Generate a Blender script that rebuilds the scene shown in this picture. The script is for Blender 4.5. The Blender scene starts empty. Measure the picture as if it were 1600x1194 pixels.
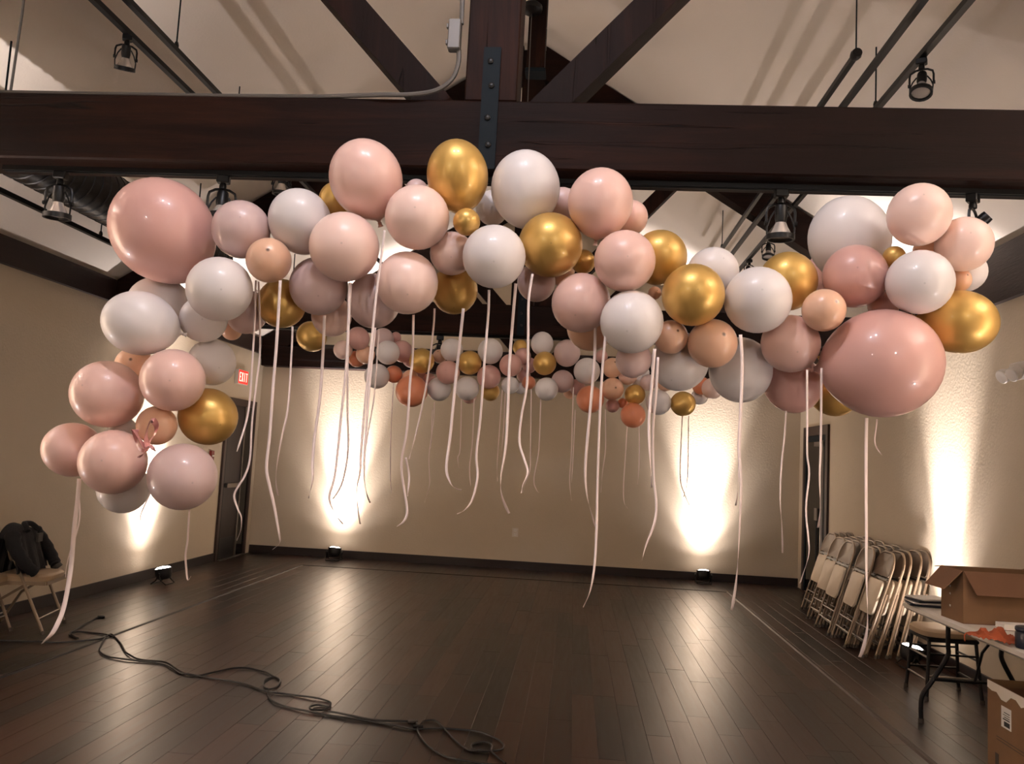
import bpy, math, random
from mathutils import Vector, Matrix
random.seed(7)
C = bpy.context.scene.collection
scene = bpy.context.scene
PI = math.pi

# ---------------------------------------------------------------- camera
F_PX = 1279.19
PITCH, YAW, ROLL, CH = 0.0951, -0.0806, 0.0522, 1.587
_cy, _sy = math.cos(YAW), math.sin(YAW)
_cp, _sp = math.cos(PITCH), math.sin(PITCH)
FW = Vector((_sy*_cp, _cy*_cp, _sp))
_r = Vector((_cy, -_sy, 0)); _u = _r.cross(FW)
RT = math.cos(ROLL)*_r + math.sin(ROLL)*_u
UP = -math.sin(ROLL)*_r + math.cos(ROLL)*_u
CAM = Vector((0, 0, CH))
cd = bpy.data.cameras.new('camera'); cam = bpy.data.objects.new('camera', cd); C.objects.link(cam)
cd.sensor_width = 36; cd.sensor_fit = 'HORIZONTAL'; cd.lens = F_PX/1600*36
m3 = Matrix((RT, UP, -FW)).transposed()
cam.matrix_world = Matrix.Translation(CAM) @ m3.to_4x4()
cd.clip_start = 0.05
scene.camera = cam

def ray(px, py):
    return FW + (px-800)/F_PX*RT - (py-597)/F_PX*UP
def aty(px, py, Y):
    d = ray(px, py); return CAM + d*(Y/d.y)
def atz(px, py, Z):
    d = ray(px, py); return CAM + d*((Z-CH)/d.z)
def atx(px, py, X):
    d = ray(px, py); return CAM + d*(X/d.x)

# ---------------------------------------------------------------- world, exposure, lights
w = bpy.data.worlds.new('world'); scene.world = w; w.use_nodes = True
w.node_tree.nodes['Background'].inputs[0].default_value = (0.9, 0.75, 0.6, 1)
w.node_tree.nodes['Background'].inputs[1].default_value = 0.05
scene.view_settings.view_transform = 'Standard'
scene.view_settings.look = 'None'
scene.view_settings.gamma = 1
scene.view_settings.use_curve_mapping = False
scene.view_settings.exposure = 0.85

UP_W = 1250.0         # wall uplights, tight beam
UP_MID = 170.0       # the softer ring round it
UP_WIDE = 40.0       # and their wide spill
RIDGE_W = 50.0      # two bare lamps hung under the ridge
FILL_W = 30.0

# room numbers (metres)
XL, XR, YB, YF = -4.85, 3.26, 12.226, -4.6
RX, RZ = -0.613, 5.92
ZL, ZR = 3.21, 3.43
ZT = 3.0
T1, T2, T3 = 3.37, 8.0, 12.0
BZ0, BZ1 = 2.82, 3.123
def ceil_z(x):
    return RZ-(RX-x)*(RZ-ZL)/(RX-XL) if x < RX else RZ-(x-RX)*(RZ-ZR)/(XR-RX)

def add_light(name, kind, loc, energy, color, **k):
    l = bpy.data.lights.new(name, kind); l.energy = energy; l.color = color
    for a, v in k.items(): setattr(l, a, v)
    o = bpy.data.objects.new(name, l); C.objects.link(o); o.location = loc
    return o
def aim(o, target):
    o.rotation_euler = (Vector(target)-o.location).to_track_quat('-Z', 'Y').to_euler()

WARM = (1.0, 0.94, 0.90)
PINKW = (1.0, 0.89, 0.87)
for i, (dx, dy) in enumerate(((-0.30, 0.0), (0.30, 0.05))):
    o = add_light('ridge_lamp_light', 'SPOT', (-0.45+dx, 1.25+dy, 4.65), RIDGE_W, (0.95, 0.91, 1.0), spot_size=math.radians(120), spot_blend=0.9, shadow_soft_size=0.04)
    aim(o, (-0.3, 3.3, 2.0))
for x in (-1.9, 1.3):  # added fill spots behind the camera that brighten the garland front
    o = add_light('front_fill_light', 'SPOT', (x, -0.9, 2.95), FILL_W, WARM, spot_size=math.radians(110), spot_blend=0.9, shadow_soft_size=0.06)
    aim(o, (x*0.8, 3.3, 2.0))

# ---------------------------------------------------------------- materials
def lin(c):
    return tuple(((v/255)/12.92 if v/255 <= .04045 else (((v/255)+.055)/1.055)**2.4) for v in c)
def col(c): return (*lin(c), 1)
def mat(name, c, rough=.5, metal=0, spec=.5, coat=0, emit=None, es=0, sss=0, trans=0, bump=0, bscale=40, var=0, vscale=6, stretch=(1, 1, 1), c2=None, alpha=1, coord='Object', coatr=.1):
    m = bpy.data.materials.new(name); m.use_nodes = True
    nt = m.node_tree; b = nt.nodes['Principled BSDF']
    b.inputs['Base Color'].default_value = col(c)
    b.inputs['Roughness'].default_value = rough
    b.inputs['Metallic'].default_value = metal
    b.inputs['Specular IOR Level'].default_value = spec
    b.inputs['Coat Weight'].default_value = coat
    b.inputs['Coat Roughness'].default_value = coatr
    b.inputs['Transmission Weight'].default_value = trans
    if sss:
        b.inputs['Subsurface Weight'].default_value = sss
        b.inputs['Subsurface Radius'].default_value = (.03, .026, .023)
        b.inputs['Subsurface Scale'].default_value = 1.0
    if emit:
        b.inputs['Emission Color'].default_value = col(emit); b.inputs['Emission Strength'].default_value = es
    if bump or var:
        tc = nt.nodes.new('ShaderNodeTexCoord'); mp = nt.nodes.new('ShaderNodeMapping')
        mp.inputs['Scale'].default_value = stretch
        nt.links.new(tc.outputs[coord], mp.inputs[0])
        if var:
            n = nt.nodes.new('ShaderNodeTexNoise'); n.inputs['Scale'].default_value = vscale; n.inputs['Detail'].default_value = 6
            n.inputs['Roughness'].default_value = .6
            nt.links.new(mp.outputs[0], n.inputs['Vector'])
            r = nt.nodes.new('ShaderNodeMapRange'); r.inputs[1].default_value = .3; r.inputs[2].default_value = .7
            nt.links.new(n.outputs[0], r.inputs[0])
            mx = nt.nodes.new('ShaderNodeMix'); mx.data_type = 'RGBA'
            l1 = lin(c); l2 = lin(c2) if c2 else tuple(v*(1-var) for v in l1)
            mx.inputs[6].default_value = (*l1, 1); mx.inputs[7].default_value = (*l2, 1)
            nt.links.new(r.outputs[0], mx.inputs[0]); nt.links.new(mx.outputs[2], b.inputs['Base Color'])
        if bump:
            n2 = nt.nodes.new('ShaderNodeTexNoise'); n2.inputs['Scale'].default_value = bscale; n2.inputs['Detail'].default_value = 5
            nt.links.new(mp.outputs[0], n2.inputs['Vector'])
            bp = nt.nodes.new('ShaderNodeBump'); bp.inputs['Strength'].default_value = bump; bp.inputs['Distance'].default_value = .01
            nt.links.new(n2.outputs[0], bp.inputs['Height']); nt.links.new(bp.outputs[0], b.inputs['Normal'])
    return m

M = {}
M['wall'] = mat('wall_paint', (202, 187, 164), .75, spec=.25, bump=.25, bscale=45, var=.05, vscale=1.5)
M['ceiling'] = mat('ceiling_paint', (247, 236, 222), .85, spec=.2, bump=.15, bscale=50)
M['trimwood'] = mat('dark_trim_wood', (46, 28, 21), .55, var=.4, vscale=3, stretch=(1, 1, 8), bump=.2, bscale=12)
M['base'] = mat('baseboard_vinyl', (34, 23, 20), .45)
def wood_beam(name, axis):
    m = bpy.data.materials.new(name); m.use_nodes = True
    nt = m.node_tree; b = nt.nodes['Principled BSDF']; L = nt.links.new
    tc = nt.nodes.new('ShaderNodeTexCoord')
    def noise(st_along, st_across, scale, det=6, rough=.6, dist=0.0):
        mp = nt.nodes.new('ShaderNodeMapping'); v = [st_across]*3; v[axis] = st_along
        mp.inputs['Scale'].default_value = v; L(tc.outputs['Object'], mp.inputs[0])
        n = nt.nodes.new('ShaderNodeTexNoise'); n.inputs['Scale'].default_value = scale; n.inputs['Detail'].default_value = det
        n.inputs['Roughness'].default_value = rough; n.inputs['Distortion'].default_value = dist
        L(mp.outputs[0], n.inputs['Vector']); return n.outputs[0]
    n1 = noise(.35, 5, 2.2, 8, .7, .6); n2 = noise(.5, 1.2, 1.3, 3); n3 = noise(.22, 7, 3.0, 2, .4, .3)
    cr = nt.nodes.new('ShaderNodeValToRGB'); e = cr.color_ramp.elements
    e[0].position = .32; e[0].color = col((13, 7, 5)); e[1].position = .70; e[1].color = col((54, 29, 19))
    k = cr.color_ramp.elements.new(.5); k.color = col((27, 14, 10))
    ad = nt.nodes.new('ShaderNodeMath'); ad.operation = 'MULTIPLY_ADD'; ad.inputs[1].default_value = .5
    hf = nt.nodes.new('ShaderNodeMath'); hf.operation = 'MULTIPLY'; hf.inputs[1].default_value = .5
    L(n2, hf.inputs[0]); L(n1, ad.inputs[0]); L(hf.outputs[0], ad.inputs[2]); L(ad.outputs[0], cr.inputs[0])
    # long drying cracks
    mr = nt.nodes.new('ShaderNodeMapRange'); mr.inputs[1].default_value = .0; mr.inputs[2].default_value = .010
    sb = nt.nodes.new('ShaderNodeMath'); sb.operation = 'SUBTRACT'; sb.inputs[1].default_value = .37; ab = nt.nodes.new('ShaderNodeMath'); ab.operation = 'ABSOLUTE'
    L(n3, sb.inputs[0]); L(sb.outputs[0], ab.inputs[0]); L(ab.outputs[0], mr.inputs[0])
    mx = nt.nodes.new('ShaderNodeMix'); mx.data_type = 'RGBA'; mx.inputs[6].default_value = col((12, 7, 6))
    L(mr.outputs[0], mx.inputs[0]); L(cr.outputs[0], mx.inputs[7]); L(mx.outputs[2], b.inputs['Base Color'])
    b.inputs['Roughness'].default_value = .58; b.inputs['Specular IOR Level'].default_value = .10
    h = nt.nodes.new('ShaderNodeMath'); h.operation = 'ADD'; L(mr.outputs[0], h.inputs[0]); L(n1, h.inputs[1])
    bp = nt.nodes.new('ShaderNodeBump'); bp.inputs['Strength'].default_value = .5; bp.inputs['Distance'].default_value = .006
    L(h.outputs[0], bp.inputs['Height']); L(bp.outputs[0], b.inputs['Normal'])
    return m
M['beam_x'] = wood_beam('stained_timber_x', 0)
M['beam_z'] = wood_beam('stained_timber_z', 2)
M['steel_dark'] = mat('black_blue_steel', (15, 24, 30), .7, spec=.2)
M['black'] = mat('black_metal', (16, 15, 15), .4, metal=.2)
M['blackgloss'] = mat('black_duct', (15, 14, 14), .4, metal=.4, bump=.3, bscale=12)
M['blackplastic'] = mat('black_plastic', (14, 14, 15), .45)
M['conduit'] = mat('galvanised_steel', (104, 100, 96), .5, metal=.55)
M['bulb'] = mat('lamp_glass', (235, 225, 215), .15, metal=.55)
M['door'] = mat('door_brown', (42, 29, 25), .55, var=.3, vscale=4, stretch=(4, 4, .5))
M['doorglass'] = mat('door_dark_glass', (14, 15, 16), .12)
M['frame'] = mat('door_frame_brown', (56, 38, 31), .5)
M['alu'] = mat('aluminium', (130, 122, 114), .35, metal=.8)
M['whiteplastic'] = mat('white_plastic', (214, 206, 196), .4)
M['exitred'] = mat('exit_face', (200, 30, 25), .4, emit=(255, 40, 32), es=1.0)
M['exitletter'] = mat('exit_letters', (255, 170, 150), .4, emit=(255, 170, 150), es=1.6)
M['red'] = mat('red_plastic', (120, 30, 22), .4)
M['lens'] = mat('uplight_lens', (255, 250, 245), .2, emit=(255, 240, 232), es=14)
M['lensdim'] = mat('uplight_clear_lens', (200, 195, 190), .2, metal=.3)
M['chairmetal'] = mat('beige_chair_enamel', (134, 115, 94), .38, metal=.25)
M['chairseat'] = mat('beige_chair_seat', (206, 188, 162), .5)
M['chairback'] = mat('taupe_chair_back', (112, 94, 76), .45, metal=.2)
M['cushion'] = mat('tan_vinyl', (160, 136, 108), .5)
M['rubber'] = mat('rubber_foot', (70, 60, 52), .7)
M['cloth'] = mat('black_jacket_cloth', (15, 15, 19), .85, bump=.4, bscale=60)
M['lining'] = mat('grey_lining', (70, 66, 60), .8)
M['card'] = mat('cardboard', (132, 98, 66), .75, var=.12, vscale=8)
M['cardin'] = mat('cardboard_inside', (122, 86, 60), .8, var=.1, vscale=8)
M['tabletop'] = mat('grey_table_plastic', (240, 232, 220), .5, bump=.15, bscale=120)
M['orange_cloth'] = mat('orange_cloth', (184, 90, 50), .7, bump=.3, bscale=40)
M['navy'] = mat('navy_plastic', (22, 28, 44), .35)
M['paper'] = mat('white_paper', (232, 228, 222), .7)
M['ink'] = mat('black_ink', (30, 28, 28), .6)
M['cable'] = mat('black_cable', (12, 11, 11), .5)
M['groove'] = mat('floor_strip', (16, 11, 9), .6)
M['metalstrip'] = mat('floor_strip_metal', (64, 50, 42), .5, metal=.3)
M['subfloor'] = mat('subfloor', (44, 33, 28), .7)
M['ribbon'] = mat('pink_satin_ribbon', (242, 224, 218), .35, spec=.5)
M['ribbon_rose'] = mat('rose_satin_ribbon', (214, 150, 146), .3, coat=.3)

def balloon_mat(name, c, rough=.28, metal=0, coat=.25, sss=.12, nub=None):
    m = mat('balloon_'+name, c, rough, metal, coat=coat, sss=sss, coatr=.07)
    nt = m.node_tree; b = nt.nodes['Principled BSDF']
    L = nt.links.new
    tc = nt.nodes.new('ShaderNodeTexCoord'); sp = nt.nodes.new('ShaderNodeSeparateXYZ')
    L(tc.outputs['Object'], sp.inputs[0])
    # small crown spot (where the rubber is thick) and darker rubber at the neck
    l = lin(c); d = tuple(v*.78 for v in l) if not nub else lin(nub)
    def mth(op, a, b_):
        n = nt.nodes.new('ShaderNodeMath'); n.operation = op; n.use_clamp = False
        for i, v in enumerate((a, b_)):
            if isinstance(v, (int, float)): n.inputs[i].default_value = v
            elif v is not None: L(v, n.inputs[i])
        return n.outputs[0]
    rad = mth('SQRT', mth('ADD', mth('MULTIPLY', sp.outputs[0], sp.outputs[0]), mth('MULTIPLY', sp.outputs[1], sp.outputs[1])), None)
    sz = .11 if nub else .04
    k1 = nt.nodes.new('ShaderNodeMapRange'); k1.inputs[1].default_value = sz; k1.inputs[2].default_value = sz*.35; L(rad, k1.inputs[0])
    k2 = mth('GREATER_THAN', sp.outputs[2], 0.0); f1 = mth('MULTIPLY', k1.outputs[0], k2)
    mr = nt.nodes.new('ShaderNodeMapRange'); mr.inputs[1].default_value = -.98; mr.inputs[2].default_value = -1.12; L(sp.outputs[2], mr.inputs[0])
    fac = mth('MAXIMUM', f1, mr.outputs[0])
    mx = nt.nodes.new('ShaderNodeMix'); mx.data_type = 'RGBA'; mx.inputs[6].default_value = (*l, 1); mx.inputs[7].default_value = (*d, 1)
    L(fac, mx.inputs[0]); L(mx.outputs[2], b.inputs['Base Color'])
    return m
B = {
 'white': balloon_mat('white', (228, 222, 220), .38, coat=.2, sss=0),
 'blush': balloon_mat('blush', (245, 214, 202), .35),
 'pink':  balloon_mat('pink', (232, 194, 182), .35),
 'mauve': balloon_mat('mauve', (214, 188, 184), .35),
 'rose':  balloon_mat('rose', (214, 168, 158), .35),
 'peach': balloon_mat('peach', (230, 186, 156), .32, nub=(110, 78, 60)),
 'orange': balloon_mat('orange', (228, 146, 108), .3),
 'gold':  balloon_mat('gold', (216, 176, 98), .42, metal=.6, coat=.25, sss=0),
}

# floor wood
def floor_mat():
    m = bpy.data.materials.new('floor_wood'); m.use_nodes = True
    nt = m.node_tree; b = nt.nodes['Principled BSDF']; L = nt.links.new
    tc = nt.nodes.new('ShaderNodeTexCoord'); mp = nt.nodes.new('ShaderNodeMapping'); mp.inputs['Scale'].default_value = (14, .9, 1)
    geo = nt.nodes.new('ShaderNodeNewGeometry'); oi = nt.nodes.new('ShaderNodeObjectInfo')
    ad = nt.nodes.new('ShaderNodeMath'); ad.operation = 'ADD'; L(geo.outputs['Random Per Island'], ad.inputs[0]); L(oi.outputs['Random'], ad.inputs[1])
    fr = nt.nodes.new('ShaderNodeMath'); fr.operation = 'FRACT'; L(ad.outputs[0], fr.inputs[0])
    # world position so that copies sharing a mesh differ
    vo = nt.nodes.new('ShaderNodeVectorMath'); vo.operation = 'ADD'
    cmb = nt.nodes.new('ShaderNodeCombineXYZ'); ml = nt.nodes.new('ShaderNodeMath'); ml.operation = 'MULTIPLY'; ml.inputs[1].default_value = 37
    L(fr.outputs[0], ml.inputs[0]); L(ml.outputs[0], cmb.inputs[1]); L(geo.outputs['Position'], vo.inputs[0]); L(cmb.outputs[0], vo.inputs[1])
    L(vo.outputs[0], mp.inputs[0])
    n = nt.nodes.new('ShaderNodeTexNoise'); n.inputs['Scale'].default_value = 2.2; n.inputs['Detail'].default_value = 8; n.inputs['Roughness'].default_value = .65
    L(mp.outputs[0], n.inputs['Vector'])
    n3 = nt.nodes.new('ShaderNodeTexNoise'); n3.inputs['Scale'].default_value = 2.5; n3.inputs['Detail'].default_value = 4
    L(geo.outputs['Position'], n3.inputs['Vector'])
    cr = nt.nodes.new('ShaderNodeValToRGB'); e = cr.color_ramp.elements
    e[0].position = .33; e[0].color = col((13, 9, 7)); e[1].position = .66; e[1].color = col((54, 32, 22))
    mx0 = nt.nodes.new('ShaderNodeMath'); mx0.operation = 'MULTIPLY_ADD'; mx0.inputs[1].default_value = .44; 
    sb = nt.nodes.new('ShaderNodeMath'); sb.operation = 'SUBTRACT'; sb.inputs[1].default_value = .22
    L(fr.outputs[0], mx0.inputs[0]); L(n.outputs[0], mx0.inputs[2]); L(mx0.outputs[0], sb.inputs[0])
    L(sb.outputs[0], cr.inputs[0]); L(cr.outputs[0], b.inputs['Base Color'])
    rr = nt.nodes.new('ShaderNodeMapRange'); rr.inputs[1].default_value = .3; rr.inputs[2].default_value = .7; rr.inputs[3].default_value = .29; rr.inputs[4].default_value = .37
    L(n.outputs[0], rr.inputs[0]); L(rr.outputs[0], b.inputs['Roughness'])
    b.inputs['Specular IOR Level'].default_value = .65
    bp = nt.nodes.new('ShaderNodeBump'); bp.inputs['Strength'].default_value = .05; bp.inputs['Distance'].default_value = .002
    L(n.outputs[0], bp.inputs['Height']); L(bp.outputs[0], b.inputs['Normal'])
    return m
M['floor'] = floor_mat()

# ---------------------------------------------------------------- mesh building
class MB:
    def __init__(s): s.v = []; s.f = []
    def add(s, vs, fs):
        n = len(s.v); s.v += [tuple(v) for v in vs]; s.f += [tuple(i+n for i in f) for f in fs]; return s
    def box(s, a, b):
        (x0, y0, z0), (x1, y1, z1) = a, b
        return s.add([(x0,y0,z0),(x1,y0,z0),(x1,y1,z0),(x0,y1,z0),(x0,y0,z1),(x1,y0,z1),(x1,y1,z1),(x0,y1,z1)],
            [(0,3,2,1),(4,5,6,7),(0,1,5,4),(1,2,6,5),(2,3,7,6),(3,0,4,7)])
    def bbox(s, a, b, r=.01):       # box with chamfered vertical and horizontal edges
        (x0, y0, z0), (x1, y1, z1) = a, b
        r = min(r, (x1-x0)*.45, (y1-y0)*.45, (z1-z0)*.45)
        def ring(d, z): return [(x0+r-d,y0+0-(d-r) if 0 else y0+r-d,z)]
        rings = []
        for z, i in ((z0, r), (z0+r, 0), (z1-r, 0), (z1, r)):
            a0, a1, b0, b1 = x0+i, x1-i, y0+i, y1-i; c = r
            rings.append([(a0+c,b0,z),(a1-c,b0,z),(a1,b0+c,z),(a1,b1-c,z),(a1-c,b1,z),(a0+c,b1,z),(a0,b1-c,z),(a0,b0+c,z)])
        vs = [v for g in rings for v in g]; fs = [tuple(range(7,-1,-1)), tuple(range(24,32))]
        for k in range(3):
            for j in range(8): fs.append((k*8+j, k*8+(j+1)%8, (k+1)*8+(j+1)%8, (k+1)*8+j))
        return s.add(vs, fs)
    def prism(s, pts, off):         # polygon pts extruded by vector off
        n = len(pts); off = Vector(off)
        vs = [Vector(p) for p in pts]+[Vector(p)+off for p in pts]
        return s.add(vs, [tuple(range(n-1,-1,-1)), tuple(range(n,2*n))]+[(i,(i+1)%n,n+(i+1)%n,n+i) for i in range(n)])
    def tube(s, pts, r, n=8, closed=False, cap=True, rs=None):
        pts = [Vector(p) for p in pts]; N = len(pts); vs = []; fs = []
        t0 = (pts[1]-pts[0]).normalized(); ref = Vector((0,0,1)) if abs(t0.z) < .9 else Vector((1,0,0))
        nrm = t0.cross(ref).normalized()
        for i, p in enumerate(pts):
            if closed: t = pts[(i+1)%N]-pts[i-1]
            else: t = pts[min(i+1,N-1)]-pts[max(i-1,0)]
            if t.length < 1e-9: t = t0
            t.normalize(); nrm = (nrm - t*nrm.dot(t))
            if nrm.length < 1e-6: nrm = t.orthogonal()
            nrm.normalize(); bn = t.cross(nrm); rr = rs[i] if rs else r
            for k in range(n):
                a = 2*PI*k/n; vs.append(p+nrm*math.cos(a)*rr+bn*math.sin(a)*rr)
        for i in range(N if closed else N-1):
            for k in range(n):
                a = i*n+k; b2 = i*n+(k+1)%n; j = ((i+1)%N)*n
                fs.append((a, b2, j+(k+1)%n, j+k))
        if cap and not closed: fs.append(tuple(range(n-1,-1,-1))); fs.append(tuple(range((N-1)*n, N*n)))
        return s.add(vs, fs)
    def lathe(s, prof, n=20, axis=None, org=(0,0,0)):   # prof: (r, z); axis: direction for local z
        vs = []; fs = []
        q = Vector((0,0,1)).rotation_difference(Vector(axis)).to_matrix() if axis is not None else Matrix.Identity(3)
        org = Vector(org); idx = []
        for r, z in prof:
            if r < 1e-6: idx.append([len(vs)]); vs.append(q@Vector((0,0,z))+org)
            else:
                idx.append(list(range(len(vs), len(vs)+n)))
                for k in range(n): a = 2*PI*k/n; vs.append(q@Vector((r*math.cos(a), r*math.sin(a), z))+org)
        for a, b2 in zip(idx, idx[1:]):
            for k in range(n):
                if len(a) == 1 and len(b2) == 1: continue
                if len(a) == 1: fs.append((a[0], b2[(k+1)%n], b2[k]))
                elif len(b2) == 1: fs.append((a[k], a[(k+1)%n], b2[0]))
                else: fs.append((a[k], a[(k+1)%n], b2[(k+1)%n], b2[k]))
        if len(idx[0]) > 1: fs.append(tuple(reversed(idx[0])))
        if len(idx[-1]) > 1: fs.append(tuple(idx[-1]))
        return s.add(vs, fs)
    def bar(s, a, b, w, h, up=(0,0,1)):   # rectangular bar from a to b, w sideways, h along up
        a, b = Vector(a), Vector(b); t = (b-a).normalized(); sd = t.cross(Vector(up)).normalized(); u = sd.cross(t)
        vs = []
        for p in (a, b):
            for i, j in ((-1,-1),(1,-1),(1,1),(-1,1)): vs.append(p+sd*i*w/2+u*j*h/2)
        return s.add(vs, [(0,3,2,1),(4,5,6,7),(0,1,5,4),(1,2,6,5),(2,3,7,6),(3,0,4,7)])
    def mesh(s, name, m, smooth=False):
        me = bpy.data.meshes.new(name); me.from_pydata(s.v, [], s.f); me.validate(); me.update()
        me.materials.append(m)
        if smooth:
            me.polygons.foreach_set('use_smooth', [True]*len(me.polygons))
            try: me.set_sharp_from_angle(angle=math.radians(40))
            except Exception: pass
        return me
    def build(s, name, m, parent=None, smooth=False, label=None):
        o = bpy.data.objects.new(name, s.mesh(name, m, smooth)); C.objects.link(o)
        if parent is not None: o.parent = parent
        if label: o['label'] = label
        return o

def tag(o, label=None, cat=None, group=None, kind=None):
    if label: o['label'] = label
    if cat: o['category'] = cat
    if group: o['group'] = group
    if kind: o['kind'] = kind
    return o
def empty(name, loc, label, cat, group=None, rot=(0,0,0)):
    o = bpy.data.objects.new(name, None); C.objects.link(o); o.location = loc; o.rotation_euler = rot
    o.empty_display_size = .1
    return tag(o, label, cat, group)
def copy_tree(o, parent=None):
    c = o.copy(); C.objects.link(c)
    if parent is not None: c.parent = parent
    for ch in list(o.children): copy_tree(ch, c)
    return c
def spline(pts, k=6):
    pts = [Vector(p) for p in pts]; out = []
    for i in range(len(pts)-1):
        p0 = pts[max(i-1,0)]; p1 = pts[i]; p2 = pts[i+1]; p3 = pts[min(i+2,len(pts)-1)]
        for j in range(k):
            t = j/k
            out.append(.5*((2*p1)+(-p0+p2)*t+(2*p0-5*p1+4*p2-p3)*t*t+(-p0+3*p1-3*p2+p3)*t**3))
    out.append(pts[-1]); return out
def struct(o): o['kind'] = 'structure'; return o

# ---------------------------------------------------------------- room shell
struct(MB().box((XL-.15, YF-.1, -.2), (XR+.15, YB+.1, -.008)).build('floor', M['subfloor']))
floor = bpy.data.objects['floor']
struct(MB().box((XL-.15, YF, -.2), (XL, YB+.1, ZL+.02)).build('wall_left', M['wall']))
struct(MB().box((XR, YF, -.2), (XR+.15, YB+.1, ZR+.02)).build('wall_right', M['wall']))
def gable(name, y, th):
    pts = [(XL-.1,y,-.2),(XR+.1,y,-.2),(XR+.1,y,ZR-.03),(RX,y,RZ+.05),(XL-.1,y,ZL-.03)]
    return struct(MB().prism(pts, (0,th,0)).build(name, M['wall']))
gable('wall_back', YB, .15); gable('wall_front', YF-.15, .15)
cm = MB()
cm.prism([(XL-.15,YF-.1,ceil_z(XL)-.06),(RX,YF-.1,RZ+.0),(RX,YF-.1,RZ+.12),(XL-.15,YF-.1,ceil_z(XL)+.1)], (0,YB-YF+.3,0))
cm.prism([(RX,YF-.1,RZ),(XR+.15,YF-.1,ceil_z(XR)-.06),(XR+.15,YF-.1,ceil_z(XR)+.1),(RX,YF-.1,RZ+.12)], (0,YB-YF+.3,0))
struct(cm.build('ceiling', M['ceiling']))
# baseboards
yd1a, yd1b = atx(333, 870, XL).y, atx(399, 630, XL).y      # left door outer frame
yd2a, yd2b = 10.829, 11.95                                  # right door outer frame
struct(MB().box((XL, YF, 0), (XL+.018, yd1a, .115)).build('baseboard_left', M['base']))
struct(MB().box((XR-.018, YF, 0), (XR, yd2a, .115)).build('baseboard_right', M['base']))
struct(MB().box((XL+.018, YB-.018, 0), (XR, YB, .115)).build('baseboard_back', M['base']))
# wall top trims
struct(MB().box((XL, YF, ZT), (XL+.05, YB, ZL+.02)).build('trim_1', M['trimwood']))
struct(MB().box((XR-.05, YF, ZT), (XR, YB, ZR+.01)).build('trim_2', M['trimwood']))
struct(MB().box((XL+.05, YB-.05, ZT), (XR-.05, YB, ZT+.2)).build('trim_3', M['trimwood']))

# ---------------------------------------------------------------- floor planks
PW, PL = .148, 1.22
GL, GR, GB = -3.673, 2.10, 11.217
rows = []
x = XL+.02; r = 0
pl_list = []
while x < XR-.02:
    x1 = min(x+PW, XR-.018); y = 3.5-random.random()*PL
    while y < YB-.02:
        y1 = min(y+PL, YB-.018)
        if y1 > 3.5: pl_list.append((x, x1, y, y1))
        y = y1 if y1 < YB-.02 else 99
    x = x1; r += 1
def dist(p): return math.hypot((p[0]+p[1])/2, (p[2]+p[3])/2)
def plank_visible(p):
    for yy in (p[2], p[3]):
        d = Vector(((p[0]+p[1])/2, yy, 0))-CAM
        z = d.dot(FW); u = 800+F_PX*d.dot(RT)/z; v = 597-F_PX*d.dot(UP)/z
        if -20 < u < 1620 and v < 1215: return True
    return False
pl_list.sort(key=lambda p: (not plank_visible(p), dist(p)))
def plank(mb, a, b, c, d, dz=0):
    g = .0008; t = .0006
    vs = [(a+g,c+g,-.008),(b-g,c+g,-.008),(b-g,d-g,-.008),(a+g,d-g,-.008),
          (a+g,c+g,-t),(b-g,c+g,-t),(b-g,d-g,-t),(a+g,d-g,-t),
          (a+g+t,c+g+t,dz),(b-g-t,c+g+t,dz),(b-g-t,d-g-t,dz),(a+g+t,d-g-t,dz)]
    fs = [(0,1,5,4),(1,2,6,5),(2,3,7,6),(3,0,4,7),(4,5,9,8),(5,6,10,9),(6,7,11,10),(7,4,8,11),(8,9,10,11)]
    mb.add(vs, fs)
pmesh = MB(); plank(pmesh, 0, PW, 0, PL); pm = pmesh.mesh('plank', M['floor'])
for p in pl_list[:300]:
    if abs(p[1]-p[0]-PW) < 1e-6 and abs(p[3]-p[2]-PL) < 1e-6:
        o = bpy.data.objects.new('plank', pm); C.objects.link(o); o.location = (p[0], p[2], random.uniform(-.0005, .0003)); o.parent = floor
    else:
        mb = MB(); plank(mb, 0, p[1]-p[0], 0, p[3]-p[2]); o = mb.build('plank', M['floor'], floor); o.location = (p[0], p[2], 0)
mb = MB()
for p in pl_list[300:]: plank(mb, *p)
y = YF                                                      # boards behind and under the camera
yy = [YF+.02, -3.4, -2.2, -1, .2, 1.4, 2.45]
x = XL+.02
while x < XR-.02:
    x1 = min(x+PW, XR-.018)
    lo = min([p[2] for p in pl_list if abs(p[0]-x) < 1e-6])
    ys = [v for v in yy if v < lo-.1]+[lo]
    for a, b in zip(ys, ys[1:]): plank(mb, x, x1, a, b)
    x = x1
o = mb.build('planks', M['floor'], floor); o['kind'] = 'stuff'
# strips that frame the dance floor
s1 = MB(); s1.prism([(GL-.018,YF+1,0),(GL+.018,YF+1,0),(GL+.01,YF+1,.006),(GL-.01,YF+1,.006)], (0,GB-YF-1,0)); struct(s1.build('trim_4', M['groove']))
s1 = MB(); s1.prism([(GR-.024,YF+1,0),(GR+.024,YF+1,0),(GR+.012,YF+1,.009),(GR-.012,YF+1,.009)], (0,GB-YF-1,0)); struct(s1.build('trim_5', M['metalstrip']))
s1 = MB(); s1.prism([(GL,GB-.018,0),(GL,GB+.018,0),(GL,GB+.01,.006),(GL,GB-.01,.006)], (GR-GL,0,0)); struct(s1.build('trim_6', M['groove']))

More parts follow.
